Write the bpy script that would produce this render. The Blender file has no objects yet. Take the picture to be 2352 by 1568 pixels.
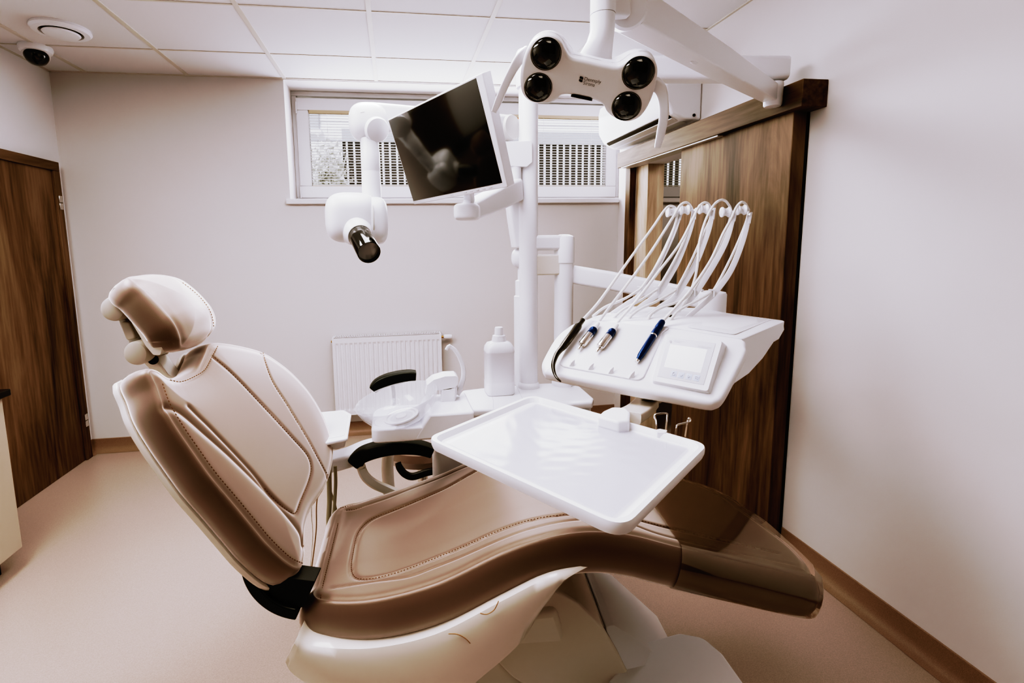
import bpy, bmesh, math, random
import numpy as np
from mathutils import Vector, Matrix

random.seed(7)
COL = bpy.context.scene.collection
V = lambda *a: np.array(a, float)
PI = math.pi

# ------------------------------------------------------------------ camera model
# metres; x along the back wall, y into the room, z up; measurements taken on the
# photograph are turned into world points with a depth of their own
FPX, CX, CY = 1139.0, 1077.0, 702.0
ROTX, ROTY, ROTZ = .127, -.1478, -.0158
EYE = V(0, 0, 1.383)

def _rot(rx, ry, rz):
    c, s = math.cos, math.sin
    X = np.array([[1, 0, 0], [0, c(rx), -s(rx)], [0, s(rx), c(rx)]])
    Y = np.array([[c(ry), 0, s(ry)], [0, 1, 0], [-s(ry), 0, c(ry)]])
    Z = np.array([[c(rz), -s(rz), 0], [s(rz), c(rz), 0], [0, 0, 1]])
    return Z @ X @ Y
RM = _rot(ROTX, ROTY, ROTZ)

def ray(u, v):
    w = RM.T @ V((u - CX) / FPX, (v - CY) / FPX, 1)
    return V(w[0], w[2], -w[1])
def atY(u, v, y): r = ray(u, v); return EYE + r * (y / r[1])
def atX(u, v, x): r = ray(u, v); return EYE + r * (x / r[0])
def atZ(u, v, z): r = ray(u, v); return EYE + r * ((z - EYE[2]) / r[2])
def onp(u, v, P0, N):
    r = ray(u, v); return EYE + r * (np.dot(P0 - EYE, N) / np.dot(r, N))
def proj(p):
    q = np.asarray(p, float) - EYE
    w = RM @ V(q[0], -q[2], q[1])
    return V(CX + FPX * w[0] / w[2], CY + FPX * w[1] / w[2])
def quad(px, L):
    """four corners of a parallelogram of known first side, from the photo"""
    r = [ray(*p) for p in px]
    s = np.linalg.solve(np.stack([-r[1], r[2], -r[3]], 1), -r[0])
    P = np.array([r[0], s[0] * r[1], s[1] * r[2], s[2] * r[3]])
    return EYE + P * (L / np.linalg.norm(P[1] - P[0]))
def unit(v): v = np.asarray(v, float); return v / np.linalg.norm(v)

# ------------------------------------------------------------------ materials
def mat(name, color, rough=.5, metal=0., spec=.5, coat=0., trans=0., ior=1.45, emit=None, estr=0., sheen=0.,
        noise=None, bump=None, alpha=1.):
    m = bpy.data.materials.new(name); m.use_nodes = True
    nt = m.node_tree; b = nt.nodes['Principled BSDF']
    def S(k, v):
        if k in b.inputs: b.inputs[k].default_value = v
    S('Base Color', (*color, 1)); S('Roughness', rough); S('Metallic', metal); S('Specular IOR Level', spec)
    S('Coat Weight', coat); S('Coat Roughness', .08 if rough < .3 else .3); S('Transmission Weight', trans); S('IOR', ior); S('Alpha', alpha)
    S('Sheen Weight', sheen); S('Sheen Roughness', .4)
    if emit: S('Emission Color', (*emit, 1)); S('Emission Strength', estr)
    if noise:                                  # (scale, amount) speckle in the base colour
        tc = nt.nodes.new('ShaderNodeTexCoord'); n = nt.nodes.new('ShaderNodeTexNoise')
        n.inputs['Scale'].default_value = noise[0]; n.inputs['Detail'].default_value = 4
        r = nt.nodes.new('ShaderNodeValToRGB')
        a = noise[1]
        r.color_ramp.elements[0].position = .3; r.color_ramp.elements[1].position = .7
        r.color_ramp.elements[0].color = (*[c * (1 - a) for c in color], 1)
        r.color_ramp.elements[1].color = (*[min(1, c * (1 + a)) for c in color], 1)
        nt.links.new(tc.outputs['Object'], n.inputs['Vector'])
        nt.links.new(n.outputs['Fac'], r.inputs['Fac']); nt.links.new(r.outputs['Color'], b.inputs['Base Color'])
    if bump:                                   # (scale, strength, distance)
        tc = nt.nodes.new('ShaderNodeTexCoord'); n = nt.nodes.new('ShaderNodeTexNoise')
        n.inputs['Scale'].default_value = bump[0]; n.inputs['Detail'].default_value = 3
        bp = nt.nodes.new('ShaderNodeBump'); bp.inputs['Strength'].default_value = bump[1]; bp.inputs['Distance'].default_value = bump[2]
        nt.links.new(tc.outputs['Object'], n.inputs['Vector'])
        nt.links.new(n.outputs['Fac'], bp.inputs['Height']); nt.links.new(bp.outputs['Normal'], b.inputs['Normal'])
    return m

def wood(name, dark, mid, light, axis='Z', scale=1.):
    m = bpy.data.materials.new(name); m.use_nodes = True
    nt = m.node_tree; N = nt.nodes; Lk = nt.links; b = N['Principled BSDF']
    b.inputs['Roughness'].default_value = .5
    b.inputs['Specular IOR Level'].default_value = .35
    tc = N.new('ShaderNodeTexCoord'); mp = N.new('ShaderNodeMapping')
    s = [5 * scale] * 3; s['XYZ'.index(axis)] = .75 * scale
    mp.inputs['Scale'].default_value = s
    Lk.new(tc.outputs['Object'], mp.inputs['Vector'])
    n1 = N.new('ShaderNodeTexNoise'); n1.inputs['Scale'].default_value = 1.0; n1.inputs['Detail'].default_value = 8; n1.inputs['Roughness'].default_value = .6; n1.inputs['Distortion'].default_value = .9
    Lk.new(mp.outputs['Vector'], n1.inputs['Vector'])
    mp2 = N.new('ShaderNodeMapping'); s2 = [60 * scale] * 3; s2['XYZ'.index(axis)] = 4 * scale
    mp2.inputs['Scale'].default_value = s2
    Lk.new(tc.outputs['Object'], mp2.inputs['Vector'])
    n2 = N.new('ShaderNodeTexNoise'); n2.inputs['Scale'].default_value = 1.0; n2.inputs['Detail'].default_value = 5
    Lk.new(mp2.outputs['Vector'], n2.inputs['Vector'])
    mx = N.new('ShaderNodeMath'); mx.operation = 'MULTIPLY_ADD'; mx.inputs[1].default_value = .28
    Lk.new(n2.outputs['Fac'], mx.inputs[0])
    ml = N.new('ShaderNodeMath'); ml.operation = 'MULTIPLY'; ml.inputs[1].default_value = .80
    Lk.new(n1.outputs['Fac'], ml.inputs[0]); Lk.new(ml.outputs[0], mx.inputs[2])
    r = N.new('ShaderNodeValToRGB'); e = r.color_ramp.elements
    e[0].position = .38; e[0].color = (*dark, 1); e[1].position = .68; e[1].color = (*light, 1)
    k = e.new(.52); k.color = (*mid, 1)
    Lk.new(mx.outputs[0], r.inputs['Fac']); Lk.new(r.outputs['Color'], b.inputs['Base Color'])
    return m

# ------------------------------------------------------------------ mesh helper
class MB:
    def __init__(s): s.v = []; s.f = []
    def add(s, vs, fs):
        o = len(s.v); s.v += [tuple(map(float, p)) for p in vs]; s.f += [tuple(o + i for i in f) for f in fs]; return s
    def hexa(s, p):       # 4 bottom (ccw) + 4 top
        return s.add(p, [(3, 2, 1, 0), (4, 5, 6, 7), (0, 1, 5, 4), (1, 2, 6, 5), (2, 3, 7, 6), (3, 0, 4, 7)])
    def box(s, lo, hi):
        x0, y0, z0 = lo; x1, y1, z1 = hi
        return s.hexa([(x0, y0, z0), (x1, y0, z0), (x1, y1, z0), (x0, y1, z0), (x0, y0, z1), (x1, y0, z1), (x1, y1, z1), (x0, y1, z1)])
    def obox(s, c, ex, ey, ez):      # centre and half vectors
        c, ex, ey, ez = map(lambda a: np.asarray(a, float), (c, ex, ey, ez))
        return s.hexa([c - ex - ey - ez, c + ex - ey - ez, c + ex + ey - ez, c - ex + ey - ez,
                       c - ex - ey + ez, c + ex - ey + ez, c + ex + ey + ez, c - ex + ey + ez])
    def prism(s, poly, ext):         # closed polygon pushed along a vector (or list of 2 polygons)
        n = len(poly); ext = np.asarray(ext, float)
        top = [np.asarray(p) + ext for p in poly]
        return s.add(list(poly) + top, [tuple(range(n))[::-1], tuple(range(n, 2 * n))] +
                     [(i, (i + 1) % n, n + (i + 1) % n, n + i) for i in range(n)])
    def loft(s, rings, caps=(True, True), closed=False):
        n = len(rings[0]); vs = [p for r in rings for p in r]; fs = []
        m = len(rings)
        for j in range(m if closed else m - 1):
            for i in range(n):
                a = j * n + i; b = j * n + (i + 1) % n; k = ((j + 1) % m) * n
                fs.append((a, b, k + (i + 1) % n, k + i))
        if not closed:
            if caps[0]: fs.append(tuple(range(n))[::-1])
            if caps[1]: fs.append(tuple((m - 1) * n + i for i in range(n)))
        return s.add(vs, fs)
    def tube(s, path, r, n=12, caps=(True, True), flat=None, up=None):
        path = [np.asarray(p, float) for p in path]
        rs = r if hasattr(r, '__len__') else [r] * len(path)
        rings = []; prev = None
        for i, p in enumerate(path):
            t = unit((path[min(i + 1, len(path) - 1)]) - path[max(i - 1, 0)])
            if prev is None:
                a = np.asarray(up, float) if up is not None else (V(0, 0, 1) if abs(t[2]) < .9 else V(1, 0, 0))
            else: a = prev
            a = unit(a - t * np.dot(a, t)); b = np.cross(t, a); prev = a
            k = flat or 1.
            rings.append([p + rs[i] * (a * math.cos(2 * PI * j / n) + b * k * math.sin(2 * PI * j / n)) for j in range(n)])
        return s.loft(rings, caps)
    def strip(s, path, w, h, up, nr=4, rf=.45):   # rectangular bar along a path: half sizes w (side) and h (up)
        path = [np.asarray(p, float) for p in path]; up = np.asarray(up, float); rings = []
        ws = w if hasattr(w, '__len__') else [w] * len(path); hs = h if hasattr(h, '__len__') else [h] * len(path)
        for i, p in enumerate(path):
            t = unit(path[min(i + 1, len(path) - 1)] - path[max(i - 1, 0)])
            a = unit(up - t * np.dot(up, t)); b = np.cross(t, a); ring = []
            rr = min(ws[i], hs[i]) * rf
            for sx, sy, a0 in ((1, 1, 0), (-1, 1, 90), (-1, -1, 180), (1, -1, 270)):
                for q in range(nr):
                    th = math.radians(a0 + 90 * q / (nr - 1))
                    ring.append(p + b * (sx * (ws[i] - rr) + rr * math.cos(th)) + a * (sy * (hs[i] - rr) + rr * math.sin(th)))
            rings.append(ring)
        return s.loft(rings)
    def cyl(s, p0, p1, r0, r1=None, n=32): return s.tube([p0, p1], [r0, r0 if r1 is None else r1], n)
    def lathe(s, prof, o, ax=(0, 0, 1), n=40, caps=(True, True)):   # prof: (radius, height)
        o = np.asarray(o, float); ax = unit(ax); a = unit(np.cross(ax, V(0, 0, 1) if abs(ax[2]) < .9 else V(1, 0, 0))); b = np.cross(ax, a)
        return s.loft([[o + ax * h + r * (a * math.cos(2 * PI * i / n) + b * math.sin(2 * PI * i / n)) for i in range(n)] for r, h in prof], caps)
    def ellip(s, c, rx, ry, rz, n=28, m=18, e=1.):
        c = np.asarray(c, float); sg = lambda q: math.copysign(abs(q) ** e, q); rings = []
        for j in range(m + 1):
            ph = -PI / 2 + PI * (j + (.02 if j == 0 else -.02 if j == m else 0)) / m
            rings.append([c + np.asarray(rx) * sg(math.cos(ph)) * sg(math.cos(2 * PI * i / n)) + np.asarray(ry) * sg(math.cos(ph)) * sg(math.sin(2 * PI * i / n)) + np.asarray(rz) * sg(math.sin(ph)) for i in range(n)])
        return s.loft(rings)
    def sheet(s, grid):
        m = len(grid); n = len(grid[0])
        return s.add([p for r in grid for p in r], [(j * n + i, j * n + i + 1, (j + 1) * n + i + 1, (j + 1) * n + i) for j in range(m - 1) for i in range(n - 1)])
    def build(s, name, material, parent=None, bevel=0, seg=3, sub=0, angle=35, smooth=True, solid=0, mats=None):
        me = bpy.data.meshes.new(name)
        o = bpy.data.objects.new(name, me); COL.objects.link(o)
        if parent is not None:
            off = np.array(root_loc(parent)); o.parent = parent
        else:
            vv = np.array(s.v); off = V((vv[:, 0].min() + vv[:, 0].max()) / 2, (vv[:, 1].min() + vv[:, 1].max()) / 2, vv[:, 2].min())
            o.location = off
        me.from_pydata([tuple(np.array(p) - off) for p in s.v], [], s.f)
        bm = bmesh.new(); bm.from_mesh(me); bmesh.ops.recalc_face_normals(bm, faces=bm.faces); bm.to_mesh(me); bm.free()
        me.materials.append(material)
        if smooth:
            me.shade_smooth(); me.set_sharp_from_angle(angle=math.radians(angle))
        if solid:
            md = o.modifiers.new('thickness', 'SOLIDIFY'); md.thickness = solid; md.offset = 0
        if bevel:
            md = o.modifiers.new('bevel', 'BEVEL'); md.width = bevel; md.segments = seg; md.limit_method = 'ANGLE'; md.angle_limit = math.radians(30); md.harden_normals = False
            me.shade_smooth(); me.set_sharp_from_angle(angle=math.radians(60))
        if sub:
            md = o.modifiers.new('sub', 'SUBSURF'); md.levels = sub; md.render_levels = sub
            me.set_sharp_from_angle(angle=math.radians(180))
        return o

def root_loc(o):
    p = V(*o.location)
    while o.parent: o = o.parent; p = p + V(*o.location)
    return p
def thing(name, label, cat, loc, group=None):
    o = bpy.data.objects.new(name, None); COL.objects.link(o); o.location = tuple(map(float, loc)); o.empty_display_size = .05
    o['label'] = label; o['category'] = cat
    if group: o['group'] = group
    return o
def tag(o, label, cat, group=None):
    o['label'] = label; o['category'] = cat
    if group: o['group'] = group
    return o
def struct(o): o['kind'] = 'structure'; return o
def lab(o, label): o['label'] = label; return o

def catmull(pts, n=8, closed=False):
    pts = [np.asarray(p, float) for p in pts]; m = len(pts); out = []
    for i in range(m if closed else m - 1):
        g = lambda k: pts[k % m] if closed else pts[max(0, min(m - 1, k))]
        p0, p1, p2, p3 = g(i - 1), g(i), g(i + 1), g(i + 2)
        for j in range(n):
            t = j / n
            out.append(.5 * ((2 * p1) + (p2 - p0) * t + (2 * p0 - 5 * p1 + 4 * p2 - p3) * t * t + (3 * p1 - p0 - 3 * p2 + p3) * t ** 3))
    if not closed: out.append(pts[-1])
    return out
def resample(pts, n, closed=False):
    P = np.array(pts, float)
    if closed: P = np.vstack([P, P[:1]])
    d = np.concatenate([[0], np.cumsum(np.linalg.norm(np.diff(P, axis=0), axis=1))])
    t = np.linspace(0, d[-1], n + 1)[:-1] if closed else np.linspace(0, d[-1], n)
    return np.stack([np.interp(t, d, P[:, k]) for k in range(P.shape[1])], 1)
def rounded(poly, r, n=6):
    """round the corners of a planar polygon (3-D points); r a number or one per corner"""
    P = [np.asarray(p, float) for p in poly]; m = len(P); out = []
    R = r if hasattr(r, '__len__') else [r] * m
    for i in range(m):
        a, b, c = P[i - 1], P[i], P[(i + 1) % m]
        d1, d2 = unit(a - b), unit(c - b)
        h = math.acos(max(-1, min(1, float(np.dot(d1, d2))))) / 2
        L = min(R[i] / max(math.tan(h), .05), .48 * np.linalg.norm(a - b), .48 * np.linalg.norm(c - b))
        if R[i] <= 0: out.append(b); continue
        p, q = b + d1 * L, b + d2 * L
        for j in range(n + 1):
            t = j / n; out.append((1 - t) ** 2 * p + 2 * t * (1 - t) * b + t * t * q)
    return out
def slab(mb, poly, N, t, e=.004, k=4):
    """a plate: planar polygon (front face) with thickness t along -N and softly rounded front/back rims"""
    P = np.array(poly, float); N = unit(N); c = P.mean(0); n = len(P); rings = []
    nxt = np.roll(P, -1, 0) - P; prv = P - np.roll(P, 1, 0)
    tg = nxt / (np.linalg.norm(nxt, axis=1, keepdims=True) + 1e-9) + prv / (np.linalg.norm(prv, axis=1, keepdims=True) + 1e-9)
    tg /= np.linalg.norm(tg, axis=1, keepdims=True) + 1e-9
    inn = np.cross(N, tg)
    if np.sum(inn * (c - P)) < 0: inn = -inn
    for j in range(k + 1):
        th = PI / 2 * j / k; rings.append(P + inn * e * (1 - math.sin(th)) - N * e * (1 - math.cos(th)))
    for j in range(k + 1):
        th = PI / 2 * j / k; rings.append(P + inn * e * (1 - math.cos(th)) - N * (t - e * (1 - math.sin(th))))
    return mb.loft(rings)
# ------------------------------------------------------------------ palette
WHITE = mat('white plastic', (.86, .86, .885), .28, spec=.5)
WHITE2 = mat('cream plastic', (.78, .74, .70), .22, spec=.5)
LGREY = mat('light grey plastic', (.62, .60, .58), .4)
PAINT = mat('wall paint', (.715, .69, .69), .75, spec=.2, bump=(260, .05, .002))
PAINTW = mat('white paint', (.80, .79, .805), .6, spec=.3)
TILE = mat('ceiling tile', (.78, .77, .785), .9, spec=.1)
TBAR = mat('ceiling bar', (.66, .63, .60), .6)
FLOOR = mat('vinyl floor', (.47, .39, .355), .34, spec=.6, coat=.3, sheen=.5, noise=(420, .14))
COVE = mat('vinyl cove', (.33, .245, .20), .45, spec=.4, noise=(420, .16))
WOODV = wood('walnut board', (.055, .036, .025), (.150, .103, .072), (.25, .185, .138))
WOODH = wood('walnut board lengthwise', (.055, .036, .025), (.135, .093, .065), (.22, .162, .12), axis='Y')
PVC = mat('window plastic', (.72, .71, .72), .35)
BLACK = mat('black plastic', (.012, .011, .011), .35)
BLACKM = mat('black foam', (.020, .020, .021), .6, bump=(500, .3, .001))
DARKGAP = mat('dark gap', (.02, .015, .012), .8)
STEEL = mat('steel', (.72, .70, .68), .22, metal=1)
DGLASS = mat('smoked lens', (.010, .009, .008), .12, spec=.7, coat=1)
# clear window glass
def glassmat(name, tint, rough=0., spec=.06):
    m = bpy.data.materials.new(name); m.use_nodes = True; nt = m.node_tree
    nt.nodes.remove(nt.nodes['Principled BSDF']); out = nt.nodes['Material Output']
    t = nt.nodes.new('ShaderNodeBsdfTransparent'); t.inputs['Color'].default_value = (*tint, 1)
    g = nt.nodes.new('ShaderNodeBsdfGlossy'); g.inputs['Roughness'].default_value = rough
    f = nt.nodes.new('ShaderNodeFresnel'); f.inputs['IOR'].default_value = 1.45
    mx = nt.nodes.new('ShaderNodeMixShader')
    nt.links.new(f.outputs[0], mx.inputs[0]); nt.links.new(t.outputs[0], mx.inputs[1]); nt.links.new(g.outputs[0], mx.inputs[2])
    nt.links.new(mx.outputs[0], out.inputs['Surface'])
    return m
PANE = glassmat('window glass', (.97, .98, .98))

XL, XR, YB, YF, ZC = -2.084, 1.69, 3.6, -1.3, 2.483
XN = 4.2          # far side of the next room
# ------------------------------------------------------------------ shell
fl = MB().box((XL - .2, YF - .2, -.12), (XN + .2, YB + .5, 0)).build('floor', FLOOR, smooth=False); struct(fl)
ce = MB().box((XL - .2, YF - .2, ZC), (XN + .2, YB + .5, ZC + .1)).build('ceiling', TILE, smooth=False); struct(ce)
g = MB()
for i in range(-1, 6):
    x = -1.2787 + .6 * i
    if XL < x < XR: g.box((x - .012, YF, ZC - .004), (x + .012, YB, ZC + .01))
for j in range(0, 8):
    y = 3.1645 - .6 * j
    g.box((XL, y - .006, ZC - .003), (XR, y + .006, ZC + .01))
g.box((XL, YB - .012, ZC - .006), (XR, YB, ZC + .01)); g.box((XL, YF, ZC - .006), (XL + .012, YB, ZC + .01)); g.box((XR - .014, YF, ZC - .006), (XR, YB, ZC + .01))
struct(g.build('trim_1', TBAR, smooth=False))

struct(MB().box((XL - .2, YF - .2, 0), (XL, YB + .5, ZC)).build('wall_left', PAINTW, smooth=False))
wf = MB().box((XL, YF - .2, 0), (XN, YF, ZC)).build('wall_front', mat('front wall', (.06, .042, .032), .6), smooth=False); struct(wf)
# back wall with the two window recesses
DW = .24                                     # depth of the window recess
WX0, WX1, WZ0, WZ1 = -.687, 1.80, 1.672, 2.474
NX0, NX1 = 1.94, 3.5                         # window of the next room
b = MB()
b.box((XL, YB, 0), (XN, YB + .4, WZ0)); b.box((XL, YB, WZ1), (XN, YB + .4, ZC))
b.box((XL, YB, WZ0), (WX0, YB + .4, WZ1)); b.box((WX1, YB, WZ0), (NX0, YB + .4, WZ1)); b.box((NX1, YB, WZ0), (XN, YB + .4, WZ1))
struct(b.build('wall_back', PAINT, smooth=False))
# right wall with the sliding-door opening
OY0, OY1, OZ = 2.30, 3.33, 1.895
r = MB()
r.box((XR, YF, 0), (XR + .12, OY0, ZC)); r.box((XR, OY1, 0), (XR + .12, YB, ZC)); r.box((XR, OY0, OZ), (XR + .12, OY1, ZC))
struct(r.build('wall_right', PAINT, smooth=False))
struct(MB().box((XN, YF, 0), (XN + .15, YB + .4, ZC)).build('wall_outer', PAINTW, smooth=False))

def cove(p0, p1, n):          # upturned vinyl skirting with a rounded foot; n = into the room
    p0, p1, n = V(*p0), V(*p1), V(*n); prof = [(0, 0), (.05, .001), (.03, .006), (.015, .016), (.007, .035), (.005, .06), (.005, .088), (0, .09)]
    return MB().loft([[p + n * o + V(0, 0, h) for o, h in prof] for p in (p0, p1)])
struct(cove((XL, YB, 0), (XR, YB, 0), (0, -1, 0)).build('baseboard_back', COVE))
struct(cove((XR, YF, 0), (XR, 1.86, 0), (-1, 0, 0)).build('baseboard_right', COVE))
struct(cove((XL, 3.52, 0), (XL, YB, 0), (1, 0, 0)).build('baseboard_left', COVE))

# ------------------------------------------------------------------ windows
YW = YB + DW
def window(name, x0, x1, sashes):
    f = MB()
    def frame(mb, a0, a1, b0, b1, w, y0, y1):
        mb.box((a0, y0, b0), (a1, y1, b0 + w)); mb.box((a0, y0, b1 - w), (a1, y1, b1))
        mb.box((a0, y0, b0 + w), (a0 + w, y1, b1 - w)); mb.box((a1 - w, y0, b0 + w), (a1, y1, b1 - w))
    frame(f, x0, x1, WZ0 + .02, WZ1, .035, YW, YW + .07)
    o = struct(f.build(name, PVC, bevel=.004))
    for a0, a1 in sashes:
        s = MB(); frame(s, a0, a1, WZ0 + .052, WZ1 - .05, .085, YW - .018, YW + .05); so = s.build('window_sash', PVC, o, bevel=.006)
        MB().box((a0 + .08, YW + .02, WZ0 + .13), (a1 - .08, YW + .026, WZ1 - .13)).build('pane', PANE, so, smooth=False)
        h = MB()
        for z in (WZ0 + .09, WZ1 - .12): h.cyl((a0 + .004, YW - .022, z - .04), (a0 + .004, YW - .022, z + .04), .006, n=12)
        h.build('hinge', PVC, so)
    return o
w1 = window('window_1', WX0, WX1, [(WX0 + .03, .565), (.575, WX1 - .03)])
w2 = window('window_2', NX0, NX1, [(NX0 + .03, NX1 - .03)])
sl = MB(); sl.box((WX0 - .025, YB - .035, WZ0 - .012), (XR - .01, YW, WZ0 + .022)); lab(sl.build('window_sill', PAINTW, w1, bevel=.006), 'white sill board')
MB().box((NX0 - .02, YB - .035, WZ0 - .012), (NX1, YW, WZ0 + .022)).build('window_sill', PAINTW, w2, bevel=.006)

BL = mat('blind slat', (.80, .80, .80), .45)
HR = mat('blind head rail', (.50, .42, .34), .5)
def blind(label, x0, x1):
    y = YW - .004
    z1, z0 = WZ1 - .125, WZ0 + .135
    t = thing('window_blind', label, 'window blind', ((x0 + x1) / 2, y, z0))
    MB().box((x0, y - .012, z1 - .03), (x1, y + .012, z1)).build('head_rail', HR, t, bevel=.002)
    s = MB(); n = int((z1 - .035 - z0) / .0195)
    for i in range(n):
        z = z0 + .012 + i * .0195
        s.add([(x0, y - .0085, z - .0045), (x1, y - .0085, z - .0045), (x1, y, z - .0002), (x0, y, z - .0002), (x1, y + .0085, z + .003), (x0, y + .0085, z + .003)], [(0, 1, 2, 3), (3, 2, 4, 5)])
    s.build('slats', BL, t, smooth=False, solid=.0012)
    MB().box((x0, y - .008, z0 - .004), (x1, y + .008, z0 + .006)).build('bottom_rail', HR, t, bevel=.002)
    for q in (.12, .5, .88):
        x = x0 + (x1 - x0) * q; MB().cyl((x, y - .009, z0), (x, y - .009, z1), .0009, n=6).build('cord', BL, t)
blind('white venetian blind in the left half of the treatment room window, behind the x-ray arm', WX0 + .118, .477)
blind('white venetian blind in the right half of the window, nearest the wooden sliding door', .663, WX1 - .118)
blind('white venetian blind in the next room, seen through the open sliding door', NX0 + .118, NX1 - .118)

# ------------------------------------------------------------------ outside
SID = mat('white siding', (.86, .86, .86), .7)
GRY = mat('grey cladding', (.42, .43, .45), .7)
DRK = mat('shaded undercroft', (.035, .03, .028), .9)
ORG = mat('orange panel', (.75, .12, .04), .6)
bd = thing('neighbour_building', 'white sided building across the yard, seen through the window blinds', 'building', (1.5, 8.2, 1.0))
s = MB()
for i in range(40):
    z = 3.127 + i * .11
    s.hexa([(-4, 8.0, z), (8, 8.0, z), (8, 8.3, z), (-4, 8.3, z), (-4, 8.03, z + .112), (8, 8.03, z + .112), (8, 8.3, z + .112), (-4, 8.3, z + .112)])
s.build('siding', SID, bd, smooth=False)
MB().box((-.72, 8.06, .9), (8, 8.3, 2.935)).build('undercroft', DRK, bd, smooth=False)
MB().box((-.72, 8.0, 2.935), (8, 8.3, 3.127)).build('cladding', GRY, bd, smooth=False)
MB().box((-4, 8.0, .9), (-.72, 8.3, 3.127)).build('base_wall', SID, bd, smooth=False)
wn = MB().box((-1.6, 7.95, 3.09), (-1.04, 8.02, 3.95)).build('window', GRY, bd, bevel=.01)
MB().box((-1.7, 7.88, 3.02), (-1.0, 8.0, 3.09)).build('window_ledge', SID, wn, bevel=.01)
MB().box((1.45, 7.9, 3.14), (2.03, 8.0, 3.75)).build('balcony_panel', ORG, bd, bevel=.01)
MB().box((-8, 3.95, .8), (12, 9, .9)).build('yard', mat('yard paving', (.5, .49, .47), .9), smooth=False)
yd = bpy.data.objects['yard']; struct(yd); yd.name = 'floor_yard'
fe = thing('yard_fence', 'white vertical bar fence outside the window, in front of the pale building', 'fence', (1.2, 5.6, .9))
p = MB()
for i in range(85): p.box((-1.6 + .0755 * i, 5.6, .9), (-1.6 + .0755 * i + .020, 5.61, 2.47))
p.build('bars', SID, fe, smooth=False)
MB().box((-1.7, 5.59, 2.47), (4.9, 5.62, 2.488)).build('top_rail', GRY, fe, smooth=False)
bu = MB(); rnd = random.Random(3)
for i in range(1500):
    a = V(-.61 + rnd.gauss(0, .085), 5.2 + rnd.gauss(0, .08), 2.02 + rnd.gauss(0, .16)); q = [V(rnd.gauss(0, .02), rnd.gauss(0, .02), rnd.gauss(0, .02)) for _ in range(3)]
    bu.add([a + q[0], a + q[1], a + q[2]], [(0, 1, 2)])
for i in range(14):
    bu.tube([(-.60, 5.2, .9), (-.60 + rnd.gauss(0, .08), 5.2, 1.5), (-.60 + rnd.gauss(0, .1), 5.2 + rnd.gauss(0, .06), 2.25)], [.012, .009, .004], 6)
tag(bu.build('shrub', mat('blossom', (.70, .70, .66), .8), smooth=False), 'pale blossoming shrub outside the window, left of the x-ray arm', 'shrub')

# ------------------------------------------------------------------ left door
d1 = MB()
d1.box((XL, 1.9, 0), (XL + .03, 3.511, 1.915)); d1 = d1.build('door_1', WOODV, bevel=.003); struct(d1)
MB().box((XL + .03, 1.9, 1.86), (XL + .045, 3.511, 1.915)).build('door_head', WOODH, d1, bevel=.002)
MB().box((XL + .03, 3.455, 0), (XL + .045, 3.511, 1.86)).build('door_jamb', WOODV, d1, bevel=.002)
for z in (1.625, .22):
    h = MB(); h.box((XL + .045, 3.47, z), (XL + .05, 3.5, z + .04)); h.box((XL + .045, 3.47, z + .044), (XL + .05, 3.5, z + .085))
    lab(h.build('hinge', STEEL, d1, bevel=.002), 'white metal hinge')

# ------------------------------------------------------------------ sliding door on the right wall
HX = XR - .11; ky = XR / 1.667
d2 = MB().box((XR - .075, 1.862, .012), (XR - .014, 2.66, 1.90)).build('door_2', WOODV, bevel=.003); struct(d2)
d2h = MB().box((HX, 1.785, 1.885), (XR, 3.40, 1.988)).build('door_header', WOODH, d2, bevel=.003)
j = MB(); j.box((XR - .045, OY1, 0), (XR, 3.40, 1.885)); j.box((XR, OY1, 0), (XR + .14, OY1 + .02, OZ)); j.build('door_jamb', WOODV, d2, bevel=.003)
j = MB(); j.box((XR - .03, OY0, OZ - .012), (XR + .12, OY1, OZ)); j.build('door_lining', PAINTW, d2, bevel=.002)
j = MB(); j.box((XR - .013, 1.862, .0), (XR - .001, 1.90, 1.885)); j.build('door_gap_shade', DARKGAP, d2)  # dark strip standing in for the shadow between leaf and wall
j = MB(); j.box((XR + .002, OY1 - .16, 0), (XR + .118, OY1 - .0, OZ - .012)); lab(j.build('door_reveal', wood('pale wood', (.35, .27, .2), (.55, .46, .38), (.7, .62, .55)), d2, bevel=.002), 'pale wooden lining of the far jamb')
j = MB(); j.box((XR - .105, OY0, 1.878), (XR - .03, OY1 + .02, 1.885)); j.build('door_track', LGREY, d2)

# next room: a rounded white cabinet end and a grey panel standing in for shade, seen through the opening
gp = MB().box((2.05, 3.15, 0), (2.62, 3.2, 1.62)).build('grey_shade_panel', mat('grey panel', (.38, .37, .36), .5), bevel=.005)
tag(gp, 'grey panel standing in for shade in the next room, seen through the open sliding door', 'shade panel')
pts = [V(2.02, 2.9, 0), V(2.32, 2.9, 0)] + [V(2.17 + .15 * math.cos(a), 2.9, 1.18 + .15 * math.sin(a)) for a in np.linspace(0, PI, 14)]
tag(MB().prism(pts, (0, .06, 0)).build('screen_panel', WHITE, bevel=.01), 'white round-topped panel in the next room, glimpsed between the hoses', 'panel')

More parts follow.
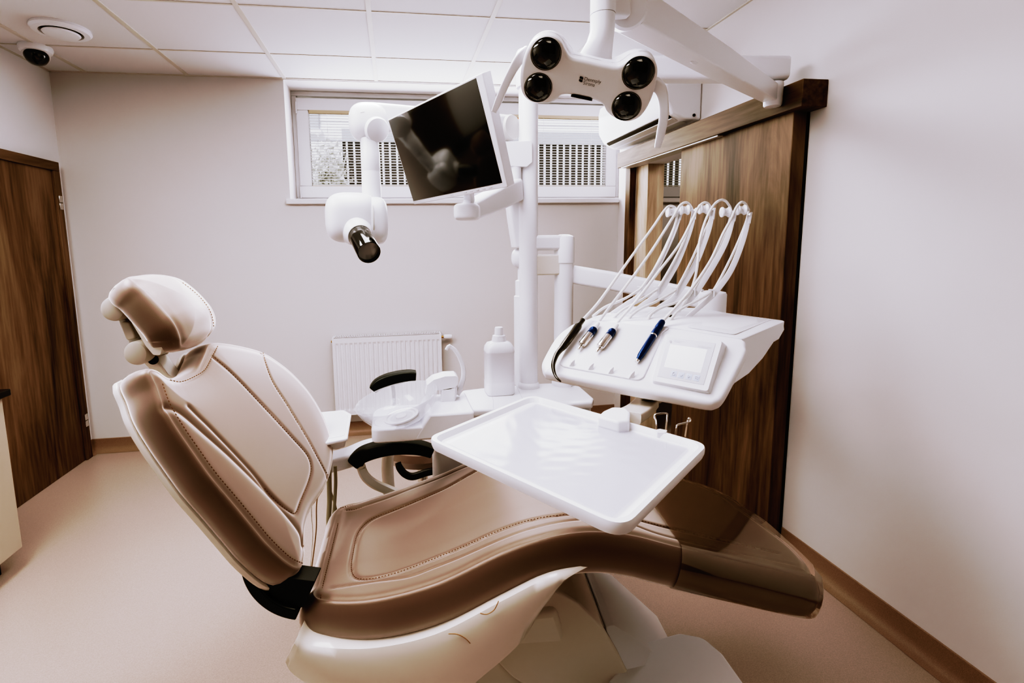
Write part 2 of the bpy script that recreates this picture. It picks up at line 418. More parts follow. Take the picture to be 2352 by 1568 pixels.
# ------------------------------------------------------------------ ceiling fittings
vc = V(-1.617, 2.925, ZC)
t = thing('ceiling_vent', 'round white disc air vent in the ceiling, upper left', 'vent', vc)
MB().lathe([(.125, 0), (.128, -.012), (.118, -.022), (.092, -.024), (.088, -.010), (.086, 0)], vc).build('rim', WHITE, t)
MB().lathe([(.088, -.001), (.02, -.001)], vc).build('shadow_gap', DARKGAP, t)
MB().lathe([(.02, -.004), (.074, -.020), (.080, -.026), (.074, -.033), (.04, -.037), (.005, -.038)], vc).build('disc', WHITE, t)
cc = V(-1.90, 3.19, ZC)
t = thing('security_camera', 'white dome security camera with a black eye, ceiling corner at left', 'camera', cc)
MB().lathe([(.075, 0), (.078, -.012), (.072, -.03), (.06, -.035)], cc).build('base', WHITE, t)
n = unit(V(.25, -.45, -1))
MB().lathe([(.06, .02), (.062, 0), (.058, .022)], cc + V(0, 0, -.035), n).build('collar', WHITE, t)
MB().lathe([(.056, .018), (.055, .034), (.045, .054), (.028, .066), (.008, .071)], cc + V(0, 0, -.03), n).build('dome', mat('black dome', (.004, .004, .004), .08, coat=1), t)

# ------------------------------------------------------------------ low cabinet at the left
t = thing('base_cabinet', 'white low cabinet with black plinth at the left edge, in front of the wooden door', 'cabinet', (-1.86, 1.5, 0))
CW = mat('cabinet front', (.47, .41, .37), .35)
MB().box((XL + .02, .6, .1), (-1.655, 2.275, .775)).build('carcass', PAINTW, t, bevel=.002)
for k in range(3):
    y0 = .605 + k * .557
    d = MB().box((-1.655, y0, .105), (-1.635, y0 + .552, .77)).build('door', CW, t, bevel=.003)
    MB().box((-1.635, y0 + .30, .705), (-1.612, y0 + .45, .72)).build('handle', BLACK, d, bevel=.003)
MB().box((XL + .02, .62, 0), (-1.715, 2.25, .1)).build('plinth', BLACK, t)
tag(MB().box((XL + .002, .58, .775), (-1.615, 2.295, .803)).build('worktop', mat('black worktop', (.015, .014, .015), .25), bevel=.004), 'black worktop lying on the white low cabinet at the left edge', 'worktop')

# ------------------------------------------------------------------ radiator
rx0, rx1, ry, rz0, rz1 = -.447, .318, 3.5, .175, .738
t = thing('radiator', 'white panel radiator on the back wall behind the spittoon bowl', 'radiator', ((rx0 + rx1) / 2, ry, 0))
g = []; nb = 23
for i in range(nb * 4 + 1):
    x = rx0 + .012 + (rx1 - rx0 - .024) * i / (nb * 4); d = 0 if (i % 4) in (0, 1) else .008
    g.append([V(x, ry + dd, z) for z, dd in ((rz0, 0), (rz0 + .03, 0), (rz0 + .045, d), (rz1 - .055, d), (rz1 - .04, 0), (rz1, 0))])
m = MB().sheet(g); m.build('front_panel', PAINTW, t, angle=20)
e = MB(); e.box((rx0, ry - .002, rz0), (rx0 + .013, ry + .09, rz1)); e.box((rx1 - .013, ry - .002, rz0), (rx1, ry + .09, rz1)); e.box((rx0, ry + .02, rz0 + .01), (rx1, ry + .08, rz1 - .01))
e.build('casing', PAINTW, t, bevel=.003)
e = MB()
for i in range(60): e.box((rx0 + .015 + i * .0123, ry, rz1 - .004), (rx0 + .021 + i * .0123, ry + .09, rz1 + .001))
e.build('top_grille', PAINTW, t, smooth=False)
vz = rz1 - .035
MB().cyl((rx1, ry + .05, vz), (rx1 + .022, ry + .05, vz), .009).build('valve', mat('brass', (.55, .36, .2), .3, metal=1), t)
MB().lathe([(.012, 0), (.017, .008), (.017, .045), (.014, .06), (.011, .062)], (rx1 + .02, ry + .05, vz), (1, 0, 0)).build('thermostat_head', WHITE, t)
MB().cyl((rx1 - .06, ry + .05, 0), (rx1 - .06, ry + .05, rz0 + .02), .008, n=12).build('supply_pipe', PAINTW, t)
MB().cyl((rx0 - .012, ry + .05, vz), (rx0, ry + .05, vz), .007).build('plug', mat('brass plug', (.5, .35, .2), .4, metal=1), t)
for x in (rx0 + .12, rx1 - .12): MB().box((x - .015, ry + .078, rz0 + .05), (x + .015, YB - .002, rz1 - .05)).build('bracket', PAINTW, t)

# ------------------------------------------------------------------ air conditioner above the sliding door
t = thing('air_conditioner', 'white wall air conditioner above the wooden sliding door', 'air conditioner', (XR, 3.0, 2.0))
ay0, ay1 = 2.60, 3.50
sec = [(XR, 2.335), (XR - .16, 2.335), (XR - .205, 2.31), (XR - .215, 2.26), (XR - .21, 2.13), (XR - .17, 2.065), (XR - .10, 2.03), (XR, 2.03)]
MB().prism([V(x, ay0, z) for x, z in sec], (0, ay1 - ay0, 0)).build('housing', PAINTW, t, bevel=.012)
sec2 = [(XR - .214, 2.25), (XR - .222, 2.22), (XR - .218, 2.13), (XR - .178, 2.064), (XR - .165, 2.07), (XR - .2, 2.14)]
MB().prism([V(x, ay0 + .03, z) for x, z in sec2], (0, ay1 - ay0 - .06, 0)).build('front_cover', WHITE, t, bevel=.004)
MB().hexa([V(XR - .168, ay0 + .05, 2.058), V(XR - .15, ay0 + .05, 2.047), V(XR - .15, ay1 - .05, 2.047), V(XR - .168, ay1 - .05, 2.058), V(XR - .168, ay0 + .05, 2.068), V(XR - .15, ay0 + .05, 2.062), V(XR - .15, ay1 - .05, 2.062), V(XR - .168, ay1 - .05, 2.068)]).build('air_slot', DARKGAP, t)
MB().hexa([V(XR - .148, ay0 + .05, 2.043), V(XR - .06, ay0 + .05, 2.022), V(XR - .06, ay1 - .05, 2.022), V(XR - .148, ay1 - .05, 2.043), V(XR - .148, ay0 + .05, 2.050), V(XR - .06, ay0 + .05, 2.030), V(XR - .06, ay1 - .05, 2.030), V(XR - .148, ay1 - .05, 2.050)]).build('air_flap', LGREY, t)
MB().cyl((XR - .045, ay0 - .004, 2.052), (XR - .045, ay0 + .01, 2.052), .008, n=16).build('screw_cap', BLACK, t)
# ------------------------------------------------------------------ leather
def leather(name, dark, light):
    m = bpy.data.materials.new(name); m.use_nodes = True; nt = m.node_tree; b = nt.nodes['Principled BSDF']
    b.inputs['Base Color'].default_value = (*dark, 1); b.inputs['Metallic'].default_value = .2; b.inputs['Roughness'].default_value = .38; b.inputs['Sheen Weight'].default_value = .8; b.inputs['Sheen Roughness'].default_value = .4; b.inputs['Sheen Tint'].default_value = (1, .93, .9, 1)
    b.inputs['Specular IOR Level'].default_value = .7
    sh = nt.nodes.new('ShaderNodeBsdfSheen'); sh.distribution = 'MICROFIBER'; sh.inputs['Roughness'].default_value = .55; sh.inputs['Color'].default_value = (*light, 1)
    ad = nt.nodes.new('ShaderNodeAddShader'); nt.links.new(b.outputs[0], ad.inputs[0]); nt.links.new(sh.outputs[0], ad.inputs[1])
    nt.links.new(ad.outputs[0], nt.nodes['Material Output'].inputs['Surface'])
    tc = nt.nodes.new('ShaderNodeTexCoord'); v = nt.nodes.new('ShaderNodeTexVoronoi'); v.inputs['Scale'].default_value = 700
    bp = nt.nodes.new('ShaderNodeBump'); bp.inputs['Strength'].default_value = .12; bp.inputs['Distance'].default_value = .001
    nt.links.new(tc.outputs['Object'], v.inputs['Vector']); nt.links.new(v.outputs['Distance'], bp.inputs['Height']); nt.links.new(bp.outputs['Normal'], b.inputs['Normal'])
    return m
LEATHER = leather('brown leather', (.130, .084, .065), (1.0, .925, .91))
THREAD = mat('brown thread', (.16, .09, .055), .7)
SHELL = mat('chair shell', (.80, .75, .70), .2, spec=.5, coat=.3)

YAW = math.radians(8)
CA = V(math.cos(YAW), -math.sin(YAW), 0)     # towards the foot end
CW_ = V(math.sin(YAW), math.cos(YAW), 0)     # across the chair, away from the viewer
UZ = V(0, 0, 1)

class Prof:
    """a surface swept from a side-view profile (s along the chair, z up) across the width w"""
    def __init__(s, P0, pts, n=300):
        s.P0 = P0; p = np.array(catmull([V(*q) for q in pts], 24)); s.p = resample(p, n)
        d = np.concatenate([[0], np.cumsum(np.linalg.norm(np.diff(s.p, axis=0), axis=1))]); s.d = d; s.L = d[-1]
        k = np.ones(9) / 9
        t = np.gradient(s.p, axis=0); t = np.stack([np.convolve(np.pad(t[:, i], 4, mode='edge'), k, 'valid') for i in (0, 1)], 1)
        s.t = t / np.linalg.norm(t, axis=1, keepdims=True)
    def at(s, a, b):
        a = np.asarray(a, float); b = np.asarray(b, float)
        ac = np.clip(a, 0, s.L)
        x = np.interp(ac, s.d, s.p[:, 0]); z = np.interp(ac, s.d, s.p[:, 1])
        tx = np.interp(ac, s.d, s.t[:, 0]); tz = np.interp(ac, s.d, s.t[:, 1])
        l = np.hypot(tx, tz); tx, tz = tx / l, tz / l; e = a - ac
        x = x + tx * e; z = z + tz * e
        P = s.P0 + x[..., None] * CA + z[..., None] * UZ + b[..., None] * CW_
        N = -tz[..., None] * CA + tx[..., None] * UZ
        return P, N * s.sgn
    sgn = 1
    def px(s, u, v, a=None, b=.2):
        q = V(s.L / 2 if a is None else a, b); tgt = V(u, v)
        for _ in range(40):
            f = proj(s.at(q[0], q[1])[0]) - tgt
            J = np.stack([(proj(s.at(q[0] + 1e-4, q[1])[0]) - proj(s.at(q[0], q[1])[0])) / 1e-4, (proj(s.at(q[0], q[1] + 1e-4)[0]) - proj(s.at(q[0], q[1])[0])) / 1e-4], 1)
            st = np.linalg.solve(J, f); m = np.abs(st).max(); q = q - st * min(1, .08 / max(m, 1e-9))
            if m < 1e-7: break
        return q

def pdist(Q, line):
    """distance from points Q (n,2) to a polyline"""
    L = np.asarray(line, float); best = np.full(len(Q), 9.)
    for i in range(len(L) - 1):
        a, b = L[i], L[i + 1]; ab = b - a; t = np.clip(((Q - a) @ ab) / max(ab @ ab, 1e-12), 0, 1)
        best = np.minimum(best, np.linalg.norm(Q - a - t[:, None] * ab, axis=1))
    return best

def cushion(name, surf, outline, seams, band, parent, disp=None, R=70, n=420, edge=.012, edrop=.010, material=None, center=None):
    """upholstered cushion: outline (a, b) is the top seam; seams = [(polyline, half width, depth)]; band = [(out, down)]"""
    O = resample(outline, n, True); c = V(*center) if center is not None else O.mean(0)
    nx = np.roll(O, -2, 0) - np.roll(O, 2, 0); nrm = np.stack([nx[:, 1], -nx[:, 0]], 1); nrm /= np.linalg.norm(nrm, axis=1, keepdims=True)
    if np.sum(nrm * (O - c)) < 0: nrm = -nrm
    rings = []
    ts = 1 - (1 - np.linspace(0.01, 1, R)) ** 1.35
    for t in ts:
        Q = c + (O - c) * t
        P, N = surf.at(Q[:, 0], Q[:, 1]); h = np.zeros(n)
        de = pdist(Q, np.vstack([O[::4], O[:1]]))
        h -= edrop * np.exp(-(de / edge) ** 2)
        for line, w, dp in seams:
            d = pdist(Q, line); h -= dp * (np.exp(-(d / w) ** 2) + .8 * np.exp(-(d / .0025) ** 2) * .5)
        if disp is not None: h += disp(Q, de)
        rings.append(P + N * h[:, None])
    for o, dn in band:
        Q = O + nrm * o; P, N = surf.at(O[:, 0] , O[:, 1]); P2, _ = surf.at(Q[:, 0], Q[:, 1])
        rings.append(P2 - N * dn)
    P, N = surf.at(*(c + (O - c) * .5).T); rings.append(P - N * band[-1][1])
    return MB().loft(rings).build(name, material or LEATHER, parent, angle=70)

def stitches(name, surf, lines, parent, off=.001, step=.0085, r=.0011, lift=None):
    for ln in lines:
        m = MB()
        P = resample(ln, max(4, int(np.linalg.norm(np.diff(np.array(ln), axis=0), axis=1).sum() / step) * 2))
        p, N = surf.at(P[:, 0], P[:, 1])
        p = p + N * (off if lift is None else lift)
        for i in range(0, len(p) - 1, 2): m.tube([p[i], p[i] * .5 + p[i + 1] * .5 + N[i] * .0006, p[i + 1]], r, 5)
        m.build(name, THREAD, parent)

root = thing('dental_chair', 'brown leather dental chair with white shell and transparent foot cover, centre front', 'dental chair', (.45, 1.35, 0))

# ------------------------------------------------------------------ seat and leg rest
S0 = atZ(730, 1385, .5)
def sz(u, v, w=0.):
    r = ray(u, v); P0 = S0 + CW_ * w; t = np.dot(P0 - EYE, CW_) / np.dot(r, CW_); p = EYE + r * t
    return V(np.dot(p - S0, CA), p[2] - S0[2])
near = [(740, 1389), (850, 1378), (1000, 1340), (1150, 1270), (1250, 1237), (1350, 1222), (1450, 1230), (1550, 1255), (1700, 1290), (1863, 1326)]
prof = [sz(*p) for p in near]
prof = [V(-.06, .010), V(-.025, .001)] + prof[0:]
seat = Prof(S0 + UZ * 0, prof)
SPX = lambda u, v, a=None, b=.25: seat.px(u, v, a, b)
nearl = [SPX(*p, a=.1 + i * .12, b=0.) for i, p in enumerate(near)]
hip = [SPX(*p, a=.05, b=.2) for p in [(726, 1372), (732, 1340), (742, 1300), (754, 1254), (768, 1200)]]
fl_ = [SPX(*p, a=.1, b=.5) for p in [(783, 1163), (850, 1146), (960, 1110), (1075, 1064)]]
WF = float(np.mean([q[1] for q in fl_]))
aend = nearl[-1][0]
far_rest = [V(.60, WF - .005), V(.75, WF - .02), V(.95, WF - .055)]
toe = [SPX(*p, a=1.2, b=.35) for p in [(1560, 1100), (1640, 1127), (1700, 1165), (1760, 1207), (1815, 1250), (1850, 1290)]]
outl = [V(q[0], q[1]) for q in hip[::-1]]
cut = .93                                     # the leather is one piece; the foil starts here
poly = [V(*q) for q in nearl[1:]] + [V(aend + .012, .03)] + [V(*q) for q in toe[::-1]] + [V(*q) for q in far_rest[::-1]] + [V(*q) for q in fl_[::-1]] + [V(*q) for q in hip[::-1]]
outline = catmull(poly, 8, True)
inner_px = [(1109, 1076), (1007, 1130), (917, 1167), (862, 1188), (835, 1207), (820, 1230), (811, 1270), (807, 1304), (815, 1325), (841, 1330), (899, 1319), (1007, 1279), (1116, 1232), (1188, 1203), (1250, 1188), (1297, 1182)]
inner = [SPX(*p, a=.2 + .0, b=.25) for p in inner_px]
i_far = [V(.95, inner[0][1] - .045), V(.75, inner[0][1] - .02)]
i_near = [V(inner[-1][0] + .15, inner[-1][1] + .0), V(.95, inner[-1][1] + .005), V(aend - .03, inner[-1][1] + .005)]
panel_line = np.array(catmull(i_far + [V(*q) for q in inner] + i_near, 10))
piping = np.array(catmull([V(*SPX(*p, a=.1, b=.06)) for p in [(760, 1352), (850, 1338), (940, 1326), (1010, 1300), (1120, 1254), (1200, 1222), (1290, 1200), (1380, 1196), (1450, 1206)]] + [V(.98, .035), V(aend - .02, .04)], 8))
fpipe = np.array(catmull([V(*SPX(*p, a=.1, b=.45)) for p in [(795, 1172), (860, 1157), (960, 1122), (1060, 1082)]] + [V(.6, WF - .03), V(.8, WF - .055)], 8))
cm = panel_line.mean(0)
def seatdisp(Q, de):
    w = (Q[:, 1] - .25) / .25
    return .012 * np.clip(np.abs(w) - .35, 0, 1) ** 1.5 - .004 * np.exp(-(w / .5) ** 2)
sband = [(.006, .008), (.013, .018), (.019, .034), (.022, .055), (.021, .075), (.016, .092), (.008, .102), (-.01, .106)]
seat_o = cushion('seat_cushion', seat, outline, [(panel_line, .006, .0045), (piping, .005, .0022), (fpipe, .004, .0018)], sband, root, seatdisp, R=84, n=560, edrop=.006, center=(.55, .24))
st = stitches('stitching', seat, [panel_line + V(.0, .0), np.array(catmull([V(*q) + V(.012, .011) for q in [V(*z) for z in nearl[1:]]], 8)), np.array(catmull([V(*q) + V(.012, -.001) for q in hip], 8)), fpipe, np.array(catmull([V(*q) + V(.0, -.010) for q in fl_], 8))], seat_o, lift=.0008)

# foil over the leg rest
FOIL = bpy.data.materials.new('clear foil'); FOIL.use_nodes = True
_n = FOIL.node_tree; _n.nodes.remove(_n.nodes['Principled BSDF'])
_t = _n.nodes.new('ShaderNodeBsdfTransparent'); _t.inputs['Color'].default_value = (.96, .93, .90, 1)
_g = _n.nodes.new('ShaderNodeBsdfGlossy'); _g.inputs['Roughness'].default_value = .06; _g.inputs['Color'].default_value = (1, .97, .95, 1)
_f = _n.nodes.new('ShaderNodeFresnel'); _f.inputs['IOR'].default_value = 2.5
_m = _n.nodes.new('ShaderNodeMixShader'); _n.links.new(_f.outputs[0], _m.inputs[0]); _n.links.new(_t.outputs[0], _m.inputs[1]); _n.links.new(_g.outputs[0], _m.inputs[2])
_d = _n.nodes.new('ShaderNodeBsdfDiffuse'); _d.inputs['Color'].default_value = (.62, .47, .37, 1)
_m2 = _n.nodes.new('ShaderNodeMixShader'); _m2.inputs[0].default_value = .17; _n.links.new(_m.outputs[0], _m2.inputs[1]); _n.links.new(_d.outputs[0], _m2.inputs[2])
_n.links.new(_m2.outputs[0], _n.nodes['Material Output'].inputs['Surface'])
O = resample(outline, 560, True); cc_ = V(.55, .24)
c0 = SPX(1485, 1150, a=.85, b=.25)[0]; c1 = SPX(1575, 1262, a=.9, b=.0)[0]
amin = lambda b: c1 + (c0 - c1) * np.clip(b / .22, -.3, 1)
grid = []
ns = 46; nb = 40
# follow the cushion: top, round the near edge and tuck beneath; same on the far side
tip = O[:, 0].max()
rows = []
for i in range(ns + 1):
    row = []
    f = i / ns
    # outline extents at this station
    a_probe = c1 - .01 + (tip - .004 - (c1 - .01)) * f
    sel = O[np.abs(O[:, 0] - a_probe) < .018]
    b0, b1 = sel[:, 1].min(), sel[:, 1].max()
    for k in range(len(sband) - 1, -1, -1):
        o_, d_ = sband[k]; P, N = seat.at(V(a_probe), V(b0 - o_ - .0035)); row.append(P[0] - N[0] * (d_ + .001))
    for k in range(nb + 1):
        b_ = b0 + (b1 - b0) * k / nb; P, N = seat.at(V(a_probe), V(b_))
        hh = .0045 + .010 * (1 - math.exp(-min(k, nb - k) / 5.)) * .2; row.append(P[0] + N[0] * hh)
    for o_, d_ in sband:
        P, N = seat.at(V(a_probe), V(b1 + o_ + .0035)); row.append(P[0] - N[0] * (d_ + .001))
    rows.append(row)
lab(MB().sheet(rows).build('foot_cover', FOIL, root, angle=80), 'transparent glossy foot cover')

# ------------------------------------------------------------------ backrest
BTH = math.radians(30)
B0 = atY(690, 1301, 1.20)
class Plane:
    def __init__(s, P0, th, yaw):
        A = V(math.cos(yaw), -math.sin(yaw), 0); s.W = V(math.sin(yaw), math.cos(yaw), 0)
        s.L = -A * math.sin(th) + UZ * math.cos(th); s.N = A * math.cos(th) + UZ * math.sin(th); s.P0 = P0
    def at(s, a, b):
        a = np.atleast_1d(np.asarray(a, float)); b = np.atleast_1d(np.asarray(b, float))
        P = s.P0 + a[:, None] * s.L + b[:, None] * s.W
        return P, np.tile(s.N, (len(a), 1))
    def px(s, u, v):
        p = onp(u, v, s.P0, s.N) - s.P0; return V(np.dot(p, s.L), np.dot(p, s.W))
back = Plane(B0, BTH, math.radians(13))
bo = [(348, 851), (363, 886), (379, 930), (410, 983), (449, 1040), (487, 1093), (535, 1150), (583, 1208), (616, 1247), (659, 1287), (688, 1301), (700, 1279), (700, 1241), (703, 1200), (717, 1160), (748, 1112), (764, 1062), (765, 1011), (747, 959), (717, 906), (678, 861), (640, 830), (602, 808), (544, 793), (492, 789), (478, 812), (463, 844), (439, 861), (410, 871), (387, 867), (365, 852)]
bout = catmull([back.px(*p) for p in bo], 8, True)
S1 = catmull([back.px(*p) for p in [(491, 822), (544, 873), (611, 944), (669, 1007), (702, 1045), (712, 1074), (707, 1105), (688, 1152), (677, 1178), (661, 1175), (621, 1141), (573, 1083), (487, 992), (452, 957), (430, 934)]], 8)
S2 = catmull([back.px(*p) for p in [(602, 811), (621, 873), (659, 935), (702, 1007), (726, 1050), (755, 1098)]], 8)
S3 = catmull([back.px(*p) for p in [(384, 933), (415, 949), (468, 997), (535, 1059), (607, 1131), (655, 1184), (688, 1222), (698, 1250)]], 8)
bband = [(.005, .007), (.011, .018), (.016, .034), (.018, .054), (.016, .072), (.008, .086), (-.01, .09)]
def bdisp(Q, de): return .006 * (1 - np.exp(-(de / .05) ** 2))
back_o = cushion('back_cushion', back, bout, [(S1, .006, .003), (S2, .005, .002), (S3, .009, .0038)], bband, root, bdisp, R=84, n=520, edrop=.005, center=back.px(570, 1020))
nearseam = catmull([back.px(*p) + V(0, .011) for p in bo[1:11]], 8)
topseam = catmull([back.px(*p) for p in [(498, 796), (484, 822), (468, 850), (440, 868), (412, 878), (388, 874)]], 8)
stitches('stitching', back, [[q + V(0, 0) for q in S1[:84]], S2, nearseam, topseam], back_o, lift=.0035)
# white shell behind
shell = MB()
sO = resample(bout, 200, True); cB = sO.mean(0); rings = []
nx = np.roll(sO, -2, 0) - np.roll(sO, 2, 0); nr = np.stack([nx[:, 1], -nx[:, 0]], 1); nr /= np.linalg.norm(nr, axis=1, keepdims=True)
if np.sum(nr * (sO - cB)) < 0: nr = -nr
for o_, d_ in [(.002, .084), (.018, .083), (.021, .088), (.019, .096), (-.012, .108), (-9, .124)]:
    Q = sO + nr * o_ if o_ > -1 else cB + (sO - cB) * .7; P, N = back.at(Q[:, 0], Q[:, 1]); rings.append(P - N * d_)
shell.loft(rings).build('back_shell', SHELL, root, angle=50)

# ------------------------------------------------------------------ headrest
H0 = atY(396, 729, 1.30)
def hz(u, v):
    r = ray(u, v); t = np.dot(H0 - EYE, CW_) / np.dot(r, CW_); p = EYE + r * t
    return V(np.dot(p - H0, CA), p[2] - H0[2])
hp = [hz(*p) for p in [(413, 800), (416, 777), (409, 751), (396, 729), (380, 710), (363, 691), (345, 672), (322, 651), (297, 637)]]
class HProf(Prof): sgn = -1
head = HProf(H0, hp, 160)
HL = head.L
HWD = .165
ho = rounded([V(-.004, 0), V(HL + .004, .0), V(HL - .012, HWD + .02), V(.008, HWD + .02)], .022, 8)
ho = catmull([V(.010, .006), V(HL * .25, -.002), V(HL * .5, -.003), V(HL * .75, -.001), V(HL - .002, .004), V(HL + .006, .05), V(HL + .004, .12), V(HL - .02, HWD + .006), V(HL * .6, HWD + .03), V(HL * .3, HWD + .026), V(.018, HWD + .002), V(-.006, .12), V(-.008, .06), V(-.002, .025)], 10, True)
hband = [(.006, .006), (.014, .018), (.022, .036), (.026, .056), (.024, .066), (.014, .076), (.0, .080)]
head_o = cushion('head_cushion', head, ho, [(np.array([[.0, HWD * .86], [HL * .5, HWD], [HL, HWD * .86]]), .007, .0009)], hband, root, lambda Q, de: .010 * (1 - np.exp(-(de / .05) ** 2)), R=50, n=300, edrop=.004)
stitches('stitching', head, [catmull([V(.03, HWD * .89), V(HL * .5, HWD * .985), V(HL - .05, HWD * .88)], 12)], head_o, lift=.0072, step=.007)
# shell, hinge and knobs of the headrest, in the side plane nearest the viewer
def hp3(u, v, w=0.): return onp(u, v, H0 + CW_ * w, CW_)
sh = [(253, 674), (262, 657), (290, 680), (320, 712), (345, 745), (362, 775), (372, 800), (368, 816), (352, 815), (335, 795), (312, 757), (285, 712), (262, 688)]
poly = rounded([hp3(*p, w=-.012) for p in sh], .006, 3)
lab(MB().prism(poly, CW_ * .16).build('head_shell', SHELL, root, bevel=.005), 'white shell of the headrest')
jt = [(278, 716), (292, 735), (318, 775), (338, 812), (322, 815), (300, 800), (283, 765), (270, 735)]
hinge = MB().prism([hp3(*p, w=.03) for p in jt], CW_ * .09).build('head_hinge', LGREY, root, bevel=.004)
def disc(name, u, v, rad, w0, w1, parent, m):
    a, b_ = hp3(u, v, w0), hp3(u, v, w0) + CW_ * (w1 - w0)
    return MB().lathe([(rad * .7, -.004), (rad * .92, -.001), (rad, .006), (rad, w1 - w0)], a, CW_).build(name, m, parent)
KN = mat('knob grey', (.56, .52, .48), .45)
disc('head_knob', 258, 710, .030, .0, .10, hinge, KN); disc('head_knob', 311, 812, .030, .0, .10, hinge, KN)
gk = rounded([hp3(*p, w=.018) for p in [(274, 738), (296, 740), (312, 778), (290, 782)]], .008, 4)
MB().prism(gk, CW_ * .02).build('head_button', KN, hinge, bevel=.003)
yk = [hp3(*p, w=.045) for p in [(315, 818), (350, 812), (385, 860), (415, 880), (395, 895), (345, 850)]]
lab(MB().prism(yk, CW_ * .05).build('head_yoke', SHELL, root, bevel=.004), 'white post joining headrest and backrest')
MB().cyl(hp3(352, 826, .03), hp3(352, 826, .11), .012, n=20).build('pivot', BLACK, root)

# ------------------------------------------------------------------ white underbody
def seatside(u, v, w): r = ray(u, v); P0 = S0 + CW_ * w; return EYE + r * (np.dot(P0 - EYE, CW_) / np.dot(r, CW_))
up = [(686, 1455), (720, 1478), (850, 1484), (1000, 1452), (1150, 1377), (1250, 1327), (1330, 1309), (1420, 1303), (1530, 1303)]
lo = [(655, 1520), (690, 1560), (850, 1640), (1000, 1640), (1100, 1560), (1200, 1470), (1265, 1362), (1340, 1318), (1425, 1306), (1530, 1306)]
upP = catmull([seatside(*p, w=-.035) for p in up], 6); loP = catmull([seatside(*p, w=-.02) for p in lo], 6)
rings = []
for a, b_ in zip(upP, loP):
    s_ = np.dot(a - S0, CA); ins = CW_ * (.05 * max(0, min(1, (s_ - .60) / .12))); a = a + ins; b_ = b_ + ins; m1 = a + (b_ - a) * .12 - CW_ * .018; m2 = a + (b_ - a) * .55 - CW_ * .012
    near_side = [a + CW_ * .02, a - CW_ * .006 , m1, m2, b_, b_ + CW_ * .03]
    s_ = np.dot(a - S0, CA); wid = .53 - .10 * max(0, min(1, (s_ - .6) / .6))
    mir = lambda p: p + CW_ * (2 * (wid / 2 - np.dot(p - S0, CW_)))
    rings.append(near_side + [mir(p) for p in near_side[::-1]])
ub = MB().loft(rings).build('seat_shell', SHELL, root, angle=60)
# engraved arcs on the shell
for pts in [[(1103, 1408), (1118, 1410), (1135, 1400), (1145, 1380)], [(1030, 1455), (1050, 1456), (1068, 1465), (1080, 1477)]]:
    MB().tube(catmull([seatside(*p, w=-.0545) for p in pts], 6), .0012, 6).build('shell_groove', mat('groove', (.40, .26, .17), .6), ub)

# black round hinge cover between back and seat
hc = seatside(690, 1300, -.01); rr = np.linalg.norm(seatside(552, 1310, -.01) - hc)
def arcpts(r, a0, a1, n=26): return [hc + r * (math.cos(a) * CA + math.sin(a) * UZ) for a in np.linspace(a0, a1, n)]
outer = arcpts(rr, math.radians(172), math.radians(262)); inn = arcpts(rr * .80, math.radians(172), math.radians(262))
MB().prism(outer + inn[::-1], CW_ * .05).build('hinge_cover', BLACK, root, bevel=.004)
MB().prism([hc + CA * .03 - UZ * .05 + CW_ * .012] + [p + CW_ * .012 for p in arcpts(rr * .82, math.radians(192), math.radians(268))], CW_ * .055).build('hinge_block', BLACKM, root, bevel=.003)
# ------------------------------------------------------------------ lifting arm and foot
ww = lambda u, v, y: atY(u, v, y)
armp = [(1088, 1470, 1.22), (1180, 1395, 1.23), (1272, 1350, 1.25), (1330, 1385, 1.24), (1385, 1440, 1.22), (1420, 1500, 1.20), (1470, 1600, 1.16), (1300, 1640, 1.16), (1180, 1560, 1.19)]
poly = rounded([ww(*p) for p in armp], .02, 4)
arm = MB(); arm.prism(poly, CW_ * .34); lab(arm.build('lift_arm', SHELL, root, bevel=.022, seg=4), 'cream lifting arm under the seat')
fp = [(1388, 1438, 1.24), (1410, 1435, 1.25), (1475, 1475, 1.25), (1600, 1590, 1.18), (1640, 1680, 1.12), (1500, 1700, 1.1), (1440, 1560, 1.18)]
MB().prism(rounded([ww(*p) for p in fp], .012, 3), CW_ * .30).build('arm_cover', WHITE, root, bevel=.012, seg=4)
gl = [ww(1386, 1440, 1.232), ww(1420, 1502, 1.212), ww(1470, 1600, 1.172)]
MB().strip(gl, .002, .003, CW_).build('gap_seal', BLACK, root)
ftop = .17
fpl = [atZ(1478, 1474, ftop), atZ(1560, 1452, ftop), atZ(1615, 1462, ftop), atZ(1660, 1500, ftop), atZ(1760, 1640, ftop), atZ(1700, 1760, ftop), atZ(1300, 1760, ftop), atZ(1400, 1560, ftop)]
MB().prism(rounded([p - UZ * ftop for p in fpl], .04, 5), UZ * ftop).build('foot', WHITE, root, bevel=.022, seg=4)
bc = seatside(1250, 1600, .22)
base = MB(); base.box((.05, 1.08, 0), (.62, 1.60, .10)); base.build('base_plate', WHITE, root, bevel=.02)
MB().hexa([V(.12, 1.2, .1), V(.5, 1.2, .1), V(.5, 1.55, .1), V(.12, 1.55, .1), V(.15, 1.22, .36), V(.42, 1.22, .36), V(.42, 1.5, .36), V(.15, 1.5, .36)]).build('lift_column', SHELL, root, bevel=.02)
